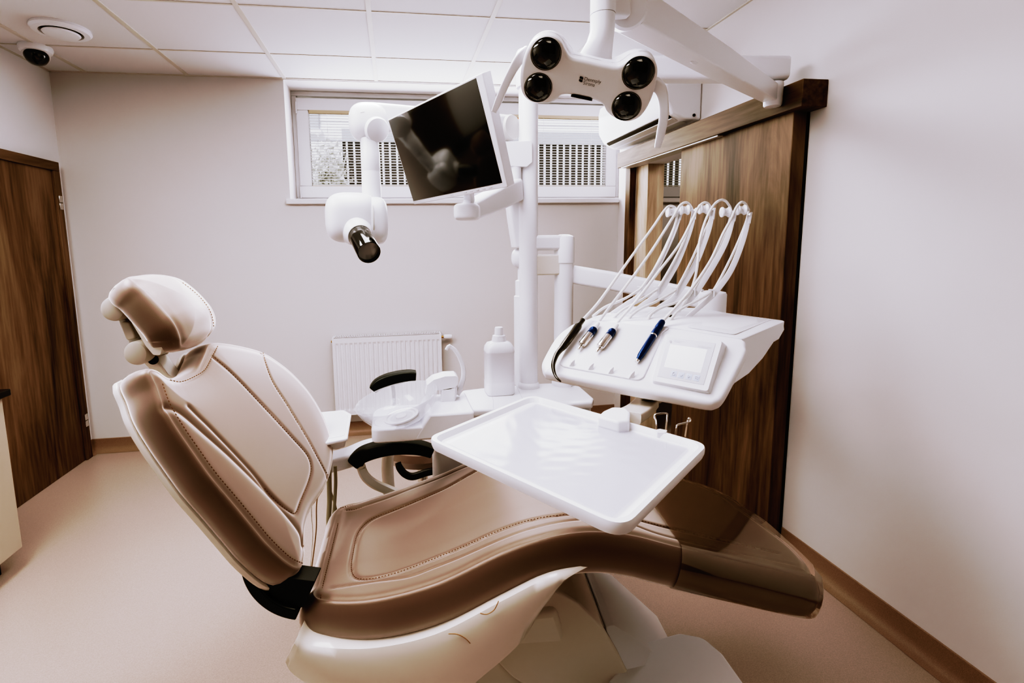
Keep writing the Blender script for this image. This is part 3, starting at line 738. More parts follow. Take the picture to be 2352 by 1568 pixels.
# ------------------------------------------------------------------ armrest on the far side
def ap(u, v, w=.60): r = ray(u, v); P0 = S0 + CW_ * w; return EYE + r * (np.dot(P0 - EYE, CW_) / np.dot(r, CW_))
path = catmull([ap(*p) for p in [(812, 1062), (830, 1045), (865, 1032), (905, 1025), (945, 1025), (975, 1030), (994, 1037)]], 6)
n_ = len(path)
ws = [.026 + .006 * math.sin(PI * i / (n_ - 1)) for i in range(n_)]; hs = [.026 - .010 * abs(i / (n_ - 1) - .2) for i in range(n_)]
ar = MB().strip(path, ws, hs, UZ, 6).build('arm_pad', BLACKM, root, bevel=.003)
sup = catmull([ap(*p) for p in [(828, 1068), (838, 1092), (858, 1110), (885, 1122), (930, 1140)]], 6)
lab(MB().strip(sup, .016, .014, UZ, 5).build('arm_support', SHELL, root), 'cream curved support of the armrest')
sup2 = catmull([ap(*p, w=.585) for p in [(832, 1076), (842, 1096), (862, 1112), (890, 1126), (930, 1143)]], 6)
MB().strip(sup2, .003, .013, UZ, 4).build('arm_trim', LGREY, root)
# ------------------------------------------------------------------ treatment unit beside the chair
ZU = .757
NAVY = mat('blue anodised', (.012, .045, .13), .28, metal=.5)
CHROME = mat('chrome', (.75, .72, .69), .18, metal=1)
DKMETAL = mat('dark steel', (.10, .095, .09), .2, metal=.9)
HOSEM = mat('white hose', (.80, .79, .78), .4)
SUCT = mat('ribbed hose', (.42, .40, .33), .55)
GREYL = mat('pale grey print', (.60, .60, .62), .5)
TXT = mat('dark print', (.03, .03, .035), .5)
BLUEKEY = mat('pale blue key', (.60, .66, .78), .4)
SCREENW = mat('pale display', (.80, .80, .83), .25)
FROST = bpy.data.materials.new('frosted glass'); FROST.use_nodes = True
_n = FROST.node_tree; _p = _n.nodes['Principled BSDF']; _p.inputs['Base Color'].default_value = (.86, .87, .89, 1); _p.inputs['Roughness'].default_value = .18; _p.inputs['Coat Weight'].default_value = .6
_t = _n.nodes.new('ShaderNodeBsdfTransparent'); _t.inputs['Color'].default_value = (.95, .95, .96, 1)
_m = _n.nodes.new('ShaderNodeMixShader'); _m.inputs[0].default_value = .28
_n.links.new(_t.outputs[0], _m.inputs[1]); _n.links.new(_p.outputs[0], _m.inputs[2]); _n.links.new(_m.outputs[0], _n.nodes['Material Output'].inputs['Surface'])

unit_ = thing('treatment_unit', 'white treatment unit with a tall round pole and spittoon, behind the dental chair', 'dental unit', (.45, 2.0, 0))
zt = lambda u, v, z=ZU: atZ(u, v, z)
cap = [zt(*p) for p in [(1053, 908), (1082, 942), (1150, 939), (1361, 923), (1364, 914), (1322, 878), (1237, 880), (1113, 890), (1062, 896)]]
cap = rounded(cap, [.02, .03, .01, .012, .012, .02, .01, .02, .02], 5)
m = MB(); slab(m, cap, UZ, .028, .008); m.build('worktop', WHITE, unit_, angle=40)
c = sum(cap) / len(cap)
for pts in ([(1127, 899), (1133, 920), (1133, 938)], [(1186, 886), (1200, 915), (1198, 932)]):
    MB().tube([zt(*p) + UZ * .0003 for p in pts], .0008, 5).build('joint_line', GREYL, unit_)
body = [c + (p - c) * .965 for p in cap]; body = [V(p[0], p[1], ZU - .028) for p in body]
foot_ = [V(p[0], p[1], .105) for p in body]
MB().loft([foot_, body]).build('cabinet', WHITE, unit_, angle=40)
MB().loft([[V(c[0] + (p[0] - c[0]) * .94, c[1] + (p[1] - c[1]) * .94, z) for p in body] for z in (0, .11)]).build('plinth', BLACK, unit_)
# side block that carries the bowl
ux = unit(V(*(zt(1361, 923) - zt(1082, 942)))); uy = np.cross(UZ, ux)
BL0 = atY(1000, 985, 1.58)
bp = lambda u, v, d=0.: onp(u, v, BL0 + uy * d, uy)
zlo, zmid, zhi = bp(960, 1012)[2], bp(920, 984)[2], bp(1040, 948)[2]
xl, xm, xr_ = bp(852, 990)[0], bp(962, 984)[0], bp(1090, 950)[0]
yf = BL0[1]
plan = rounded([V(xl, yf, 0), V(xm + .06, yf, 0), V(xm + .06, yf + .24, 0), V(xl, yf + .24, 0)], [.03, .002, .002, .08], 8)
bb_ = MB(); slab(bb_, [V(p[0], p[1], zmid) for p in plan], UZ, zmid - zlo, .006); bb_.build('bowl_block', WHITE, unit_, angle=40)
MB().hexa([V(xm - .02, yf - .001, zlo), V(xr_, yf - .001, zlo), V(xr_, yf + .22, zlo), V(xm - .02, yf + .22, zlo), V(xm + .036, yf - .001, zhi), V(xr_, yf - .001, zhi), V(xr_, yf + .22, zhi), V(xm + .036, yf + .22, zhi)]).build('spout_block', WHITE, unit_, bevel=.008)
MB().box((.40, 1.665, .105), (.652, 1.9, .42)).build('junction_box', WHITE, unit_, bevel=.012)
MB().box((.41, 1.685, 0), (.645, 1.9, .11)).build('junction_plinth', BLACK, unit_)
lo_ = [bp(*p, .19) for p in [(1000, 1008), (1082, 1008), (1082, 1075), (1000, 1075)]]
lo_ = [p if i < 2 else V(p[0], p[1], .1) for i, p in enumerate(lo_)]
MB().prism(lo_, uy * .20).build('side_column', WHITE, unit_, bevel=.02)
# pole and shorter column
def column(name, u0, v0, u1, v1, r, Yd, top, material=WHITE, base=True, z0=None):
    b0 = atY(u0, v0, Yd) if z0 is None else atZ(u0, v0, z0); b0 = V(b0[0], b0[1], ZU)
    prof = [(r * 1.22, 0), (r * 1.22, .012), (r * 1.12, .02), (r * 1.02, .024), (r, .03), (r, top - ZU)]
    return MB().lathe(prof, b0, (0, 0, 1), 48).build(name, material, unit_), b0
pole, PB = column('pole', 1214, 888, 0, 0, .039, 2., 2.10, z0=ZU)
col2, CB = column('instrument_column', 1293, 882, 0, 0, .040, 2., atY(1297, 606, 2.03)[2] + .01, z0=ZU)
ztop = atY(1297, 545, CB[1])[2]; zring = atY(1297, 604, CB[1])[2]
MB().lathe([(.041, zring - ZU), (.0435, zring - ZU + .002), (.0435, ztop - ZU - .004), (.040, ztop - ZU + .004), (.02, ztop - ZU + .012), (.002, ztop - ZU + .013)], CB, (0, 0, 1), 48).build('column_cap', WHITE, unit_)
# bracket between the pole and the column
z0, z1 = atY(1258, 575, 2.0)[2], atY(1258, 540, 2.0)[2]
MB().obox((PB + CB) / 2 * V(1, 1, 0) + UZ * (z0 + z1) / 2, (CB - PB) / 2, uy * .03, UZ * (z1 - z0) * .5).build('column_link', WHITE, unit_, bevel=.012)
z0, z1 = atY(1258, 632, 2.0)[2], atY(1258, 585, 2.0)[2]
MB().obox((PB + CB) / 2 * V(1, 1, 0) + UZ * (z0 + z1) / 2, (CB - PB) / 2, uy * .026, UZ * (z1 - z0) * .5).build('column_link', WHITE2, unit_, bevel=.006)
# assistant arm, shelf and hanging hoses
aa = [atY(905, 1022, 1.86), atY(850, 1030, 1.86), atY(800, 1050, 1.84), atY(740, 1066, 1.82), atY(690, 1078, 1.80)]
MB().strip(catmull(aa, 5), .045, .026, UZ, 6).build('assistant_arm', WHITE, unit_, angle=50)
AZ = .735
shf = rounded([atZ(*p, AZ) for p in [(690, 950), (790, 941), (807, 950), (798, 1006), (700, 1026)]], .012, 4)
m = MB(); slab(m, shf, UZ, .012, .004); sp = m.build('assistant_shelf', WHITE, unit_)
cs = sum(shf) / len(shf)
m = MB(); slab(m, [cs + (p - cs) * .84 + UZ * .0015 for p in shf], UZ, .003, .0012); m.build('shelf_mat', SCREENW, sp)
m = MB(); m.loft([[cs + (p - cs) * .93 - UZ * .012 for p in shf], [cs + (p - cs) * .80 - UZ * .045 for p in shf]]); m.build('shelf_tub', WHITE, unit_, bevel=.004)
MB().cyl(cs + V(.02, -.01, -.09), cs + V(.02, -.01, -.04), .018).build('shelf_post', WHITE2, unit_)
legp = catmull([atY(893, 1035, 1.93), atY(890, 1065, 1.93), atY(891, 1095, 1.93), atY(895, 1140, 1.93), atY(898, 1180, 1.93)], 5)
MB().tube(legp, [.024] * len(legp), 20).build('support_tube', WHITE2, unit_)
def hose(px, r, name, material, parent, rib=False, n=10):
    P = catmull([atY(*p) for p in px], 10)
    if rib:
        P = resample(P, int(np.linalg.norm(np.diff(np.array(P), axis=0), axis=1).sum() / .0022)); rs = [r * (1 + .08 * (-1) ** i) for i in range(len(P))]
        return MB().tube(P, rs, n).build(name, material, parent, angle=80)
    return MB().tube(P, r, n).build(name, material, parent)
hose([(757, 1060, 1.74), (756, 1100, 1.72), (757, 1150, 1.70), (755, 1200, 1.68), (760, 1270, 1.66)], .0085, 'suction_hose', SUCT, unit_, True)
hose([(770, 1070, 1.75), (771, 1110, 1.74), (768, 1160, 1.72), (762, 1230, 1.70)], .006, 'suction_hose', SUCT, unit_, True)
hose([(748, 1090, 1.74), (760, 1130, 1.73), (772, 1170, 1.72), (780, 1220, 1.7)], .004, 'suction_hose', SUCT, unit_)
hose([(744, 1090, 1.8), (728, 1150, 1.8), (726, 1220, 1.8), (715, 1310, 1.78)], .0022, 'cable', mat('tan cable', (.35, .25, .17), .5), unit_)
hose([(738, 1090, 1.8), (716, 1160, 1.8), (718, 1230, 1.8), (712, 1310, 1.78)], .0018, 'cable', HOSEM, unit_)

# bowl
rc = atY(911, 913, 1.66); e1 = atY(1006, 889, 1.66) - atY(816, 938, 1.66); RB = np.linalg.norm(e1) / 2; e1 = unit(e1)
e2 = unit(V(.06, 1, .06) - e1 * np.dot(e1, V(.06, 1, .06))); ax = unit(np.cross(e1, e2))
prof = [(RB, 0), (RB * .97, -.012), (RB * .90, -.034), (RB * .78, -.056), (RB * .62, -.070), (RB * .50, -.075)]
inner_ = [(r - .005, h + .003) for r, h in prof[::-1]]; inner_[-1] = (RB - .004, .001)
ringsB = prof[::-1] + [(RB - .001, .0018), (RB - .003, .0018)] + inner_[::-1]
bowl = thing('spittoon_bowl', 'frosted glass spittoon bowl on the white treatment unit', 'bowl', rc - ax * .08)
m = MB()
aB = e1; bB = e2
pr = ringsB + [(.004, -.068), ]
rr_ = [[rc + ax * h + r * (aB * math.cos(2 * PI * i / 72) + bB * math.sin(2 * PI * i / 72)) for i in range(72)] for r, h in pr]
m.loft(rr_, (True, True)); m.build('glass', FROST, bowl, angle=60)
MB().lathe([(RB * .42, -.071), (RB * .42, -.066), (RB * .36, -.066), (RB * .34, -.070), (.02, -.071), (.018, -.066), (.004, -.066)], rc, ax, 40).build('drain', WHITE, bowl)
MB().lathe([(RB * .60, -.074), (RB * .55, -.079), (RB * .45, -.080)], rc, ax, 48).build('foot_ring', FROST, bowl)
MB().lathe([(.06, -.079), (.07, -.12)], rc, ax, 32).build('bowl_stem', WHITE, unit_)
# rinse spout
SP = atY(1015, 900, 1.70)
spx = lambda u, v, d=0.: onp(u, v, SP + V(0, d, 0), V(0, 1, 0))
hd = rounded([spx(*p) for p in [(977, 907), (981, 884), (996, 872), (1022, 864), (1047, 863), (1053, 868), (1052, 882), (1046, 890), (1035, 894), (1002, 897), (995, 903), (990, 912)]], .004, 3)
so = MB().prism(hd, V(0, .07, 0)).build('spout_head', WHITE, unit_, bevel=.006)
MB().hexa([spx(1010, 936), spx(1044, 936), spx(1044, 936, .06), spx(1010, 936, .06), spx(1013, 890), spx(1052, 884), spx(1052, 884, .06), spx(1013, 890, .06)]).build('spout_body', WHITE, unit_, bevel=.008)
sp_ = catmull([spx(*p, .05) for p in [(1050, 905), (1057, 890), (1064, 868), (1064, 845), (1056, 822), (1045, 804), (1033, 795)]], 6)
MB().strip(sp_, [.010 - .004 * i / len(sp_) for i in range(len(sp_))], [.010 - .004 * i / len(sp_) for i in range(len(sp_))], V(-1, 0, .3), 5).build('spout', WHITE, unit_, angle=50)
MB().strip([spx(1035, 793, .05), spx(1029, 796, .05), spx(1025, 803, .05)], .0065, .005, V(-.5, 0, 1), 5).build('spout_tip', WHITE, unit_)

# ------------------------------------------------------------------ bottle
bb = atZ(1147, 902, ZU) + UZ * .001
bt = thing('disinfectant_bottle', 'white square plastic bottle with screw cap standing on the treatment unit', 'bottle', bb)
s_ = bb[1] / FPX
def rr4(w, d, z, r, n=6):
    out = []
    for sx, sy, a0 in ((1, 1, 0), (-1, 1, 90), (-1, -1, 180), (1, -1, 270)):
        for q in range(n):
            th = math.radians(a0 + 90 * q / (n - 1)); out.append(bb + V(sx * (w - r) + r * math.cos(th), sy * (d - r) + r * math.sin(th), z))
    return out
w_ = 34 * s_; hb = atY(1147, 783, bb[1])[2] - bb[2]; hn = atY(1147, 772, bb[1])[2] - bb[2]; htp = atY(1147, 751, bb[1])[2] - bb[2]
sec = [(.93, 0), (1, .006), (1, .05), (.985, .053), (.985, .056), (.985, hb * .80), (1, hb * .805), (1, hb * .83), (.96, hb * .90), (.80, hb * .97), (.52, hb * 1.0), (.44, hn + .004)]
MB().loft([rr4(w_ * k, w_ * .8 * k, z, min(.02, w_ * k * .6) if k > .6 else w_ * k * .8 * .98) for k, z in sec]).build('bottle_body', WHITE, bt, angle=50)
cp = []
for z, k in ((hn - .002, 1), (htp - .006, .96)):
    cp.append([bb + V((.0175 + .0006 * (i % 2)) * k * math.cos(2 * PI * i / 56), (.0175 + .0006 * (i % 2)) * k * math.sin(2 * PI * i / 56), z) for i in range(56)])
cp.append([bb + V(.015 * math.cos(2 * PI * i / 56), .015 * math.sin(2 * PI * i / 56), htp) for i in range(56)])
m = MB(); m.lathe([(.0215, hn - .004), (.0215, hn + .004), (.019, hn + .006)], bb, n=40); m.build('collar', WHITE, bt)
MB().loft(cp).build('cap', WHITE, bt, angle=25)

# ------------------------------------------------------------------ stool behind the unit
sc = V(.10, 2.26, .44)
st = thing('operator_stool', 'brown leather stool with a black support arm, behind the treatment unit', 'stool', (sc[0], sc[1], 0))
MB().lathe([(.03, -.062), (.14, -.060), (.176, -.046), (.192, -.012), (.184, .020), (.15, .036), (.05, .04), (.004, .04)], sc, n=48).build('seat', LEATHER, st)
MB().lathe([(.10, -.075), (.13, -.062), (.03, -.062)], sc).build('seat_pan', BLACK, st)
MB().cyl(sc - UZ * .06, V(sc[0], sc[1], .09), .024).build('gas_column', STEEL, st)
for i in range(5):
    a = 2 * PI * i / 5 + .3; d = V(math.cos(a), math.sin(a), 0)
    lg = MB().strip([V(sc[0], sc[1], .09), V(sc[0], sc[1], .09) + d * .14, V(sc[0], sc[1], .065) + d * .26], .018, .013, UZ).build('base_leg', BLACK, st)
    MB().lathe([(.02, -.012), (.027, -.008), (.027, .008), (.02, .012)], V(sc[0], sc[1], .028) + d * .26, (-d[1], d[0], 0)).build('castor', BLACK, lg)
rg = catmull([atY(914, 1062, 2.04), atY(918, 1074, 2.03), atY(930, 1088, 2.02), atY(948, 1094, 2.02), atY(975, 1086, 2.03), atY(1000, 1080, 2.05)], 5)
MB().strip(rg, .010, .014, UZ, 5).build('support_bracket', BLACK, st)
pd = catmull([atY(*p, 2.28) for p in [(857, 893), (868, 882), (888, 873), (915, 866), (940, 862), (955, 862)]], 6)
k_ = len(pd)
MB().strip(pd, [.03] * k_, [.020 + .008 * math.sin(PI * i / (k_ - 1)) for i in range(k_)], UZ, 6).build('support_pad', mat('black leather', (.018, .022, .023), .42), st, angle=50)
MB().strip(catmull([sc + V(-.10, .10, -.05), sc + V(-.19, .12, .0), V(pd[15][0], pd[15][1] + .02, sc[2] + .15), pd[15] - UZ * .01], 6), .014, .008, V(1, 0, 0), 5).build('support_post', BLACK, st)

# ------------------------------------------------------------------ pantograph arm to the instrument table
DY = math.radians(-30); DT = math.radians(30)
dx = V(math.cos(DY), math.sin(DY), 0); dy = V(-math.sin(DY), math.cos(DY), 0)
dN = UZ * math.cos(DT) - dy * math.sin(DT)          # normal of the sloped front
Q0 = atY(1335, 742, 1.38); dsl = -dy * math.cos(DT) - UZ * math.sin(DT)
sl_ = lambda u, v, h=0.: onp(u, v, Q0 + dN * h, dN)
it = thing('instrument_table', 'white instrument table with a small display and five hose arms, above the tray', 'dental instrument table', atY(1480, 900, 1.33))
front = [(1335, 738), (1300, 752), (1275, 775), (1256, 806), (1244, 832), (1248, 848), (1264, 857), (1380, 880), (1540, 908), (1622, 923), (1647, 921), (1663, 909), (1684, 872), (1714, 812), (1715, 796), (1706, 777), (1640, 766), (1544, 751), (1440, 745)]
frp = catmull([sl_(*p) for p in front], 4, True)
m = MB(); slab(m, frp, dN, .034, .011, 6); m.build('front_panel', WHITE, it, angle=50)
R0 = sl_(1706, 777)
R1 = sl_(1664, 905)
t0_, t1_ = sl_(1706, 779, -.006), atY(1801, 739, R0[1] + .20)
bots = [(0, sl_(1668, 902, -.016)), (.10, sl_(1688, 879, -.018)), (.225, atY(1720, 857, R0[1] + .045)), (.5, atY(1752, 822, R0[1] + .10)), (.775, atY(1777, 785, R0[1] + .155)), (.86, atY(1789, 778, R0[1] + .17)), (1, atY(1801, 757, R0[1] + .20))]
MB().loft([[t0_ + (t1_ - t0_) * f, t0_ + (t1_ - t0_) * f * .99 + (q - t0_ - (t1_ - t0_) * f) * .5, q, q - dx * .28 + UZ * .02, t0_ + (t1_ - t0_) * f - dx * .28] for f, q in bots]).build('housing', WHITE, it, angle=40)
tb = [(sl_(1337, 739)), atY(1362, 727, 1.47), atY(1453, 703, 1.62), atY(1610, 707, 1.56), atY(1672, 719, 1.52), atY(1803, 736, R0[1] + .20), sl_(1706, 777), sl_(1544, 751)]
tbr = rounded(tb, [.01, .02, .03, .03, .03, .012, .008, .01], 4)
ctb = sum(tbr) / len(tbr)
MB().loft([[ctb + (p - ctb) * .90 - UZ * .030 + dy * .03 for p in tbr], [p - UZ * .007 for p in tbr], [p - UZ * .002 for p in tbr], [ctb + (p - ctb) * .988 for p in tbr]]).build('top_cover', WHITE, it, angle=50)
tm = [tb[6] + (tb[7] - tb[6]) * .9, tb[6] + (tb[7] - tb[6]) * .10, tb[5] + (tb[4] - tb[5]) * .12, tb[4] + (tb[5] - tb[4]) * .0]
cm_ = sum(tm) / 4
m = MB(); slab(m, rounded([cm_ + (p - cm_) * .88 + UZ * .003 for p in tm], .015, 4), unit(np.cross(tm[1] - tm[0], tm[3] - tm[0])), .002, .001); m.build('top_mat', SCREENW, it)
# instrument rest plate with its four hooks
pl = [(1345, 733), (1538, 752), (1522, 762), (1512, 790), (1490, 840), (1478, 866), (1466, 872), (1440, 868), (1294, 841), (1284, 834), (1303, 790)]
m = MB(); slab(m, rounded([sl_(*p, .004) for p in pl], [.004, .004, .01, .01, .01, .02, .015, .01, .006, .01, .02], 4), dN, .006, .0025); rp = m.build('instrument_rest', WHITE, it, angle=50)
for hk in [(1313, 840), (1356, 848), (1402, 857), (1450, 867)]:
    b0 = sl_(hk[0], hk[1], .002)
    MB().hexa([b0 - dx * .009, b0 + dx * .007, b0 + dx * .007 + dsl * .006, b0 - dx * .007 + dsl * .006, b0 - dx * .002 + dN * .012 - dsl * .004, b0 + dx * .007 + dN * .013 - dsl * .014, b0 + dx * .009 + dN * .013 - dsl * .013, b0 + dx * .001 + dN * .012]).build('hook', WHITE, rp, bevel=.0015)
# display: a wedge standing off the slope
dq = [(1527, 766), (1660, 783), (1626, 899), (1497, 874)]
lift = [.014, .016, .010, .008]
dtop = [sl_(*p, l) for p, l in zip(dq, [.020, .026, .012, .008])]
dbot = [sl_(p[0] + o, p[1] + q, 0) for p, (o, q) in zip(dq, [(4, 4), (10, 8), (6, 6), (0, 6)])]
dr = lambda P: rounded(P, .007, 4)
ds = MB(); ds.loft([dr(dbot), dr([b + (t - b) * .8 for b, t in zip(dbot, dtop)]), dr([sum(dtop) / 4 + (p - sum(dtop) / 4) * .985 for p in dtop])]); dis = ds.build('display', WHITE, it, angle=35)
du = lambda a, b, h=.0006: (dtop[0] * (1 - a) * (1 - b) + dtop[1] * a * (1 - b) + dtop[2] * a * b + dtop[3] * (1 - a) * b) + unit(np.cross(dtop[3] - dtop[0], dtop[1] - dtop[0])) * h * (1 if np.dot(unit(np.cross(dtop[3] - dtop[0], dtop[1] - dtop[0])), dN) > 0 else -1)
def dquad(a0, b0, a1, b1, name, material, h=.0006, parent=dis, t=.0006):
    m = MB(); P = [du(a0, b0, h), du(a1, b0, h), du(a1, b1, h), du(a0, b1, h)]; nn = unit(np.cross(P[3] - P[0], P[1] - P[0])); nn = nn if np.dot(nn, dN) > 0 else -nn
    slab(m, rounded(P, .0015, 3), nn, t, .0002, 2); return m.build(name, material, parent)
dquad(.07, .07, .90, .90, 'glass_cover', mat('display cover', (.74, .74, .77), .2), .0008)
dquad(.15, .22, .80, .70, 'screen', mat('lit screen', (.85, .85, .87), .2, emit=(.9, .9, .95), estr=.25), .0012)
for k, a in enumerate((.30, .43, .57, .70)):
    kk = dquad(a, .745, a + .105, .86, 'key', BLUEKEY, .0012)
    ln = [[(.3, .75), (.3, .45), (.5, .2), (.7, .45), (.7, .75), (.3, .75)], [(.25, .4), (.4, .7), (.6, .7), (.75, .4)], [(.3, .3), (.7, .5), (.4, .75), (.3, .5)], [(.25, .35), (.65, .35), (.75, .65), (.35, .65), (.25, .35)]][k]
    MB().tube([du(a + .105 * x, .745 + .115 * y, .0017) for x, y in ln], .0005, 5).build('symbol', GREYL, kk)

def text(body, name, o, ex, ey, size, material, parent, off=.0006):
    cu = bpy.data.curves.new(name, 'FONT'); cu.body = body; cu.size = 1; cu.extrude = .0; cu.offset = -.012; cu.resolution_u = 3; cu.space_line = .85
    t = bpy.data.objects.new(name, cu); COL.objects.link(t); bpy.context.view_layer.update()
    dg = bpy.context.evaluated_depsgraph_get(); me = bpy.data.meshes.new_from_object(t.evaluated_get(dg))
    vs = [tuple(v.co) for v in me.vertices]; fs = [tuple(p.vertices) for p in me.polygons]
    bpy.data.objects.remove(t); bpy.data.curves.remove(cu); bpy.data.meshes.remove(me)
    ex, ey = unit(ex) * size, unit(ey) * size; n = unit(np.cross(ex, ey))
    return MB().add([o + ex * v[0] + ey * v[1] + n * off for v in vs], fs).build(name, material, parent, smooth=False)
def emblem(name, o, ex, ey, s, material, parent, off=.0006):
    ex, ey = unit(ex) * s, unit(ey) * s; n = unit(np.cross(ex, ey)); m = MB()
    up = [(0, .62), (0, 1), (.45, 1), (.7, .85), (.72, .62), (.6, .42), (.35, .62)]
    dn = [(.72, .38), (.72, 0), (.27, 0), (.02, .15), (0, .38), (.12, .58), (.37, .38)]
    for q in (up, dn): m.add([o + ex * x + ey * y + n * off for x, y in q], [tuple(range(len(q)))])
    return m.build(name, material, parent, smooth=False)
dex, dey = dtop[1] - dtop[0], dtop[0] - dtop[3]
emblem('emblem', du(.12, .185, .001), dex, dey, .008, GREYL, dis)
text('Dentsply\nSirona', 'lettering', du(.20, .135, .001), dex, dey, .0062, GREYL, dis)
text('intego', 'lettering', du(.62, .20, .001), dex, dey, .013, mat('faint print', (.68, .68, .70), .4), dis)
# link to the column
jc = atY(1634, 690, 1.74)
MB().lathe([(.050, -.06), (.053, -.05), (.053, .042), (.049, .050), (.03, .054), (.004, .055)], V(jc[0], jc[1], atY(1634, 700, 1.74)[2]), (0, 0, 1), 40).build('arm_joint', WHITE, it)
pa = [atY(1316, 630, CB[1]), atY(1400, 644, CB[1] - .07), atY(1500, 664, CB[1] - .15), atY(1610, 686, 1.76)]
MB().strip(pa, .026, [.038, .038, .037, .036], UZ, 5).build('swing_arm', WHITE, it, angle=50)
MB().cyl(V(jc[0], jc[1], jc[2] - .05) , V(jc[0] - .06, jc[1] - .12, jc[2] - .09), .03).build('arm_elbow', WHITE, it)
# tray arm below the table
ta = catmull([atY(1500, 898, 1.30), atY(1485, 920, 1.26), atY(1466, 945, 1.20), atY(1450, 965, 1.14)], 5)

# whip arms with pulley and clip
arms = [
    ([(1402, 722), (1440, 697), (1473, 674), (1510, 612), (1540, 550), (1556, 510), (1562, 488)], (1543, 487), (1470, 663), 1.50),
    ([(1443, 725), (1480, 697), (1512, 673), (1552, 610), (1577, 550), (1590, 510), (1594, 485)], (1574, 482), (1507, 663), 1.48),
    ([(1480, 731), (1520, 702), (1553, 678), (1595, 610), (1620, 550), (1632, 512), (1636, 485)], (1617, 480), (1549, 666), 1.46),
    ([(1530, 732), (1565, 702), (1592, 680), (1632, 620), (1665, 560), (1680, 515), (1686, 490)], (1668, 487), (1590, 668), 1.44),
    ([(1569, 737), (1608, 704), (1640, 674), (1676, 625), (1700, 570), (1714, 525), (1720, 495)], (1704, 482), (1634, 670), 1.42)]
def armdepth(v, y0): return y0 + .12 * max(0, (735 - v)) / 250.
for px, pu, cl, y0 in arms:
    P = catmull([atY(u, v, armdepth(v, y0)) for u, v in px], 6)
    wv = [.006 + .003 * math.sin(PI * i / (len(P) - 1)) for i in range(len(P))]
    wa = MB().strip(P, wv, .0035, dy, 4).build('whip_arm', WHITE, it, angle=50)
    q = atY(pu[0], pu[1], armdepth(pu[1], y0) - .006)
    axp = unit(dx + dy * .35)
    MB().lathe([(.003, -.017), (.0165, -.016), (.0175, -.013), (.0125, -.006), (.0125, .002), (.0175, .008), (.0165, .011), (.005, .012), (.005, .024)], q, axp, 32).build('pulley', WHITE, wa)
    e = P[-1]; ev = unit(P[-1] - P[-5])
    MB().obox(e + axp * .004 - ev * .012, axp * .0035, ev * .022, np.cross(axp, ev) * .009).build('arm_head', WHITE, wa, bevel=.002)
    k = atY(cl[0], cl[1], armdepth(cl[1], y0) - .004)
    m = MB(); m.obox(k + UZ * .006, dx * .009, dy * .004, UZ * .0025); m.obox(k + dx * .0075 - UZ * .004, dx * .0025, dy * .004, UZ * .012); m.build('clip', WHITE, wa, bevel=.001)
    MB().obox(atY(px[0][0], px[0][1] + 4, y0), dx * .006, dy * .012, UZ * .010).build('arm_foot', WHITE, wa, bevel=.003)
for (u, v, y, s) in ((1540, 727, 1.42, .013),):
    MB().ellip(atY(u, v, y), dx * s, dy * s, UZ * .006).build('slot', DARKGAP, it)

# ------------------------------------------------------------------ instruments on the table
def hosepath(px, r, parent):
    P = catmull([p if len(np.shape(p)) and len(p) == 3 and not isinstance(p, tuple) else atY(*p) for p in px], 8)
    return MB().tube(P, r, 12).build('hose', HOSEM, parent)
HR_ = .0042
def inst(name, label, cat, a, b, h, prof_parts, hose_px):
    A, B = sl_(*a, h), sl_(*b, h); t = thing(name, label, cat, (A + B) / 2, None); d = unit(B - A); L = np.linalg.norm(B - A)
    for nm, m_, pr in prof_parts: MB().lathe([(r, f * L) for f, r in pr], A, d, 28).build(nm, m_, t)
    hosepath([A - d * -.002] + hose_px, HR_, t)
    return t, A, B, d
# three-way syringe, black
Y1, Y2, Y3, Y4, Y5 = [a[3] for a in arms]
t, A, B, d = inst('air_water_syringe', 'black curved-tip syringe handpiece, leftmost on the instrument table', 'handpiece', (1340, 733), (1290, 800), .023,
    [('grip', DKMETAL, [(.0, .004), (.02, .007), (.18, .0075), (.22, .010), (.28, .0115), (.75, .0115), (.92, .0105), (1, .009)])],
    [(1370, 700, 1.39), (1400, 660, 1.42), (1452, 587, 1.48), (1500, 521, 1.55), (1523, 487, 1.58), (1538, 473, 1.60), (1552, 479, 1.61), (1555, 500, 1.61), (1540, 545, 1.59), (1515, 598, 1.56), (1478, 655, 1.53), (1458, 672, 1.51), (1430, 688, 1.49), (1390, 705, 1.47), (1362, 726, 1.44)])
tip = catmull([B - d * .004, sl_(1279, 813, .022), sl_(1271, 835, .022), sl_(1272, 852, .022), sl_(1278, 866, .021), sl_(1288, 876, .018)], 6)
MB().tube(tip, [.009 - .0072 * i / (len(tip) - 1) for i in range(len(tip))], 14).build('tip', DKMETAL, t)
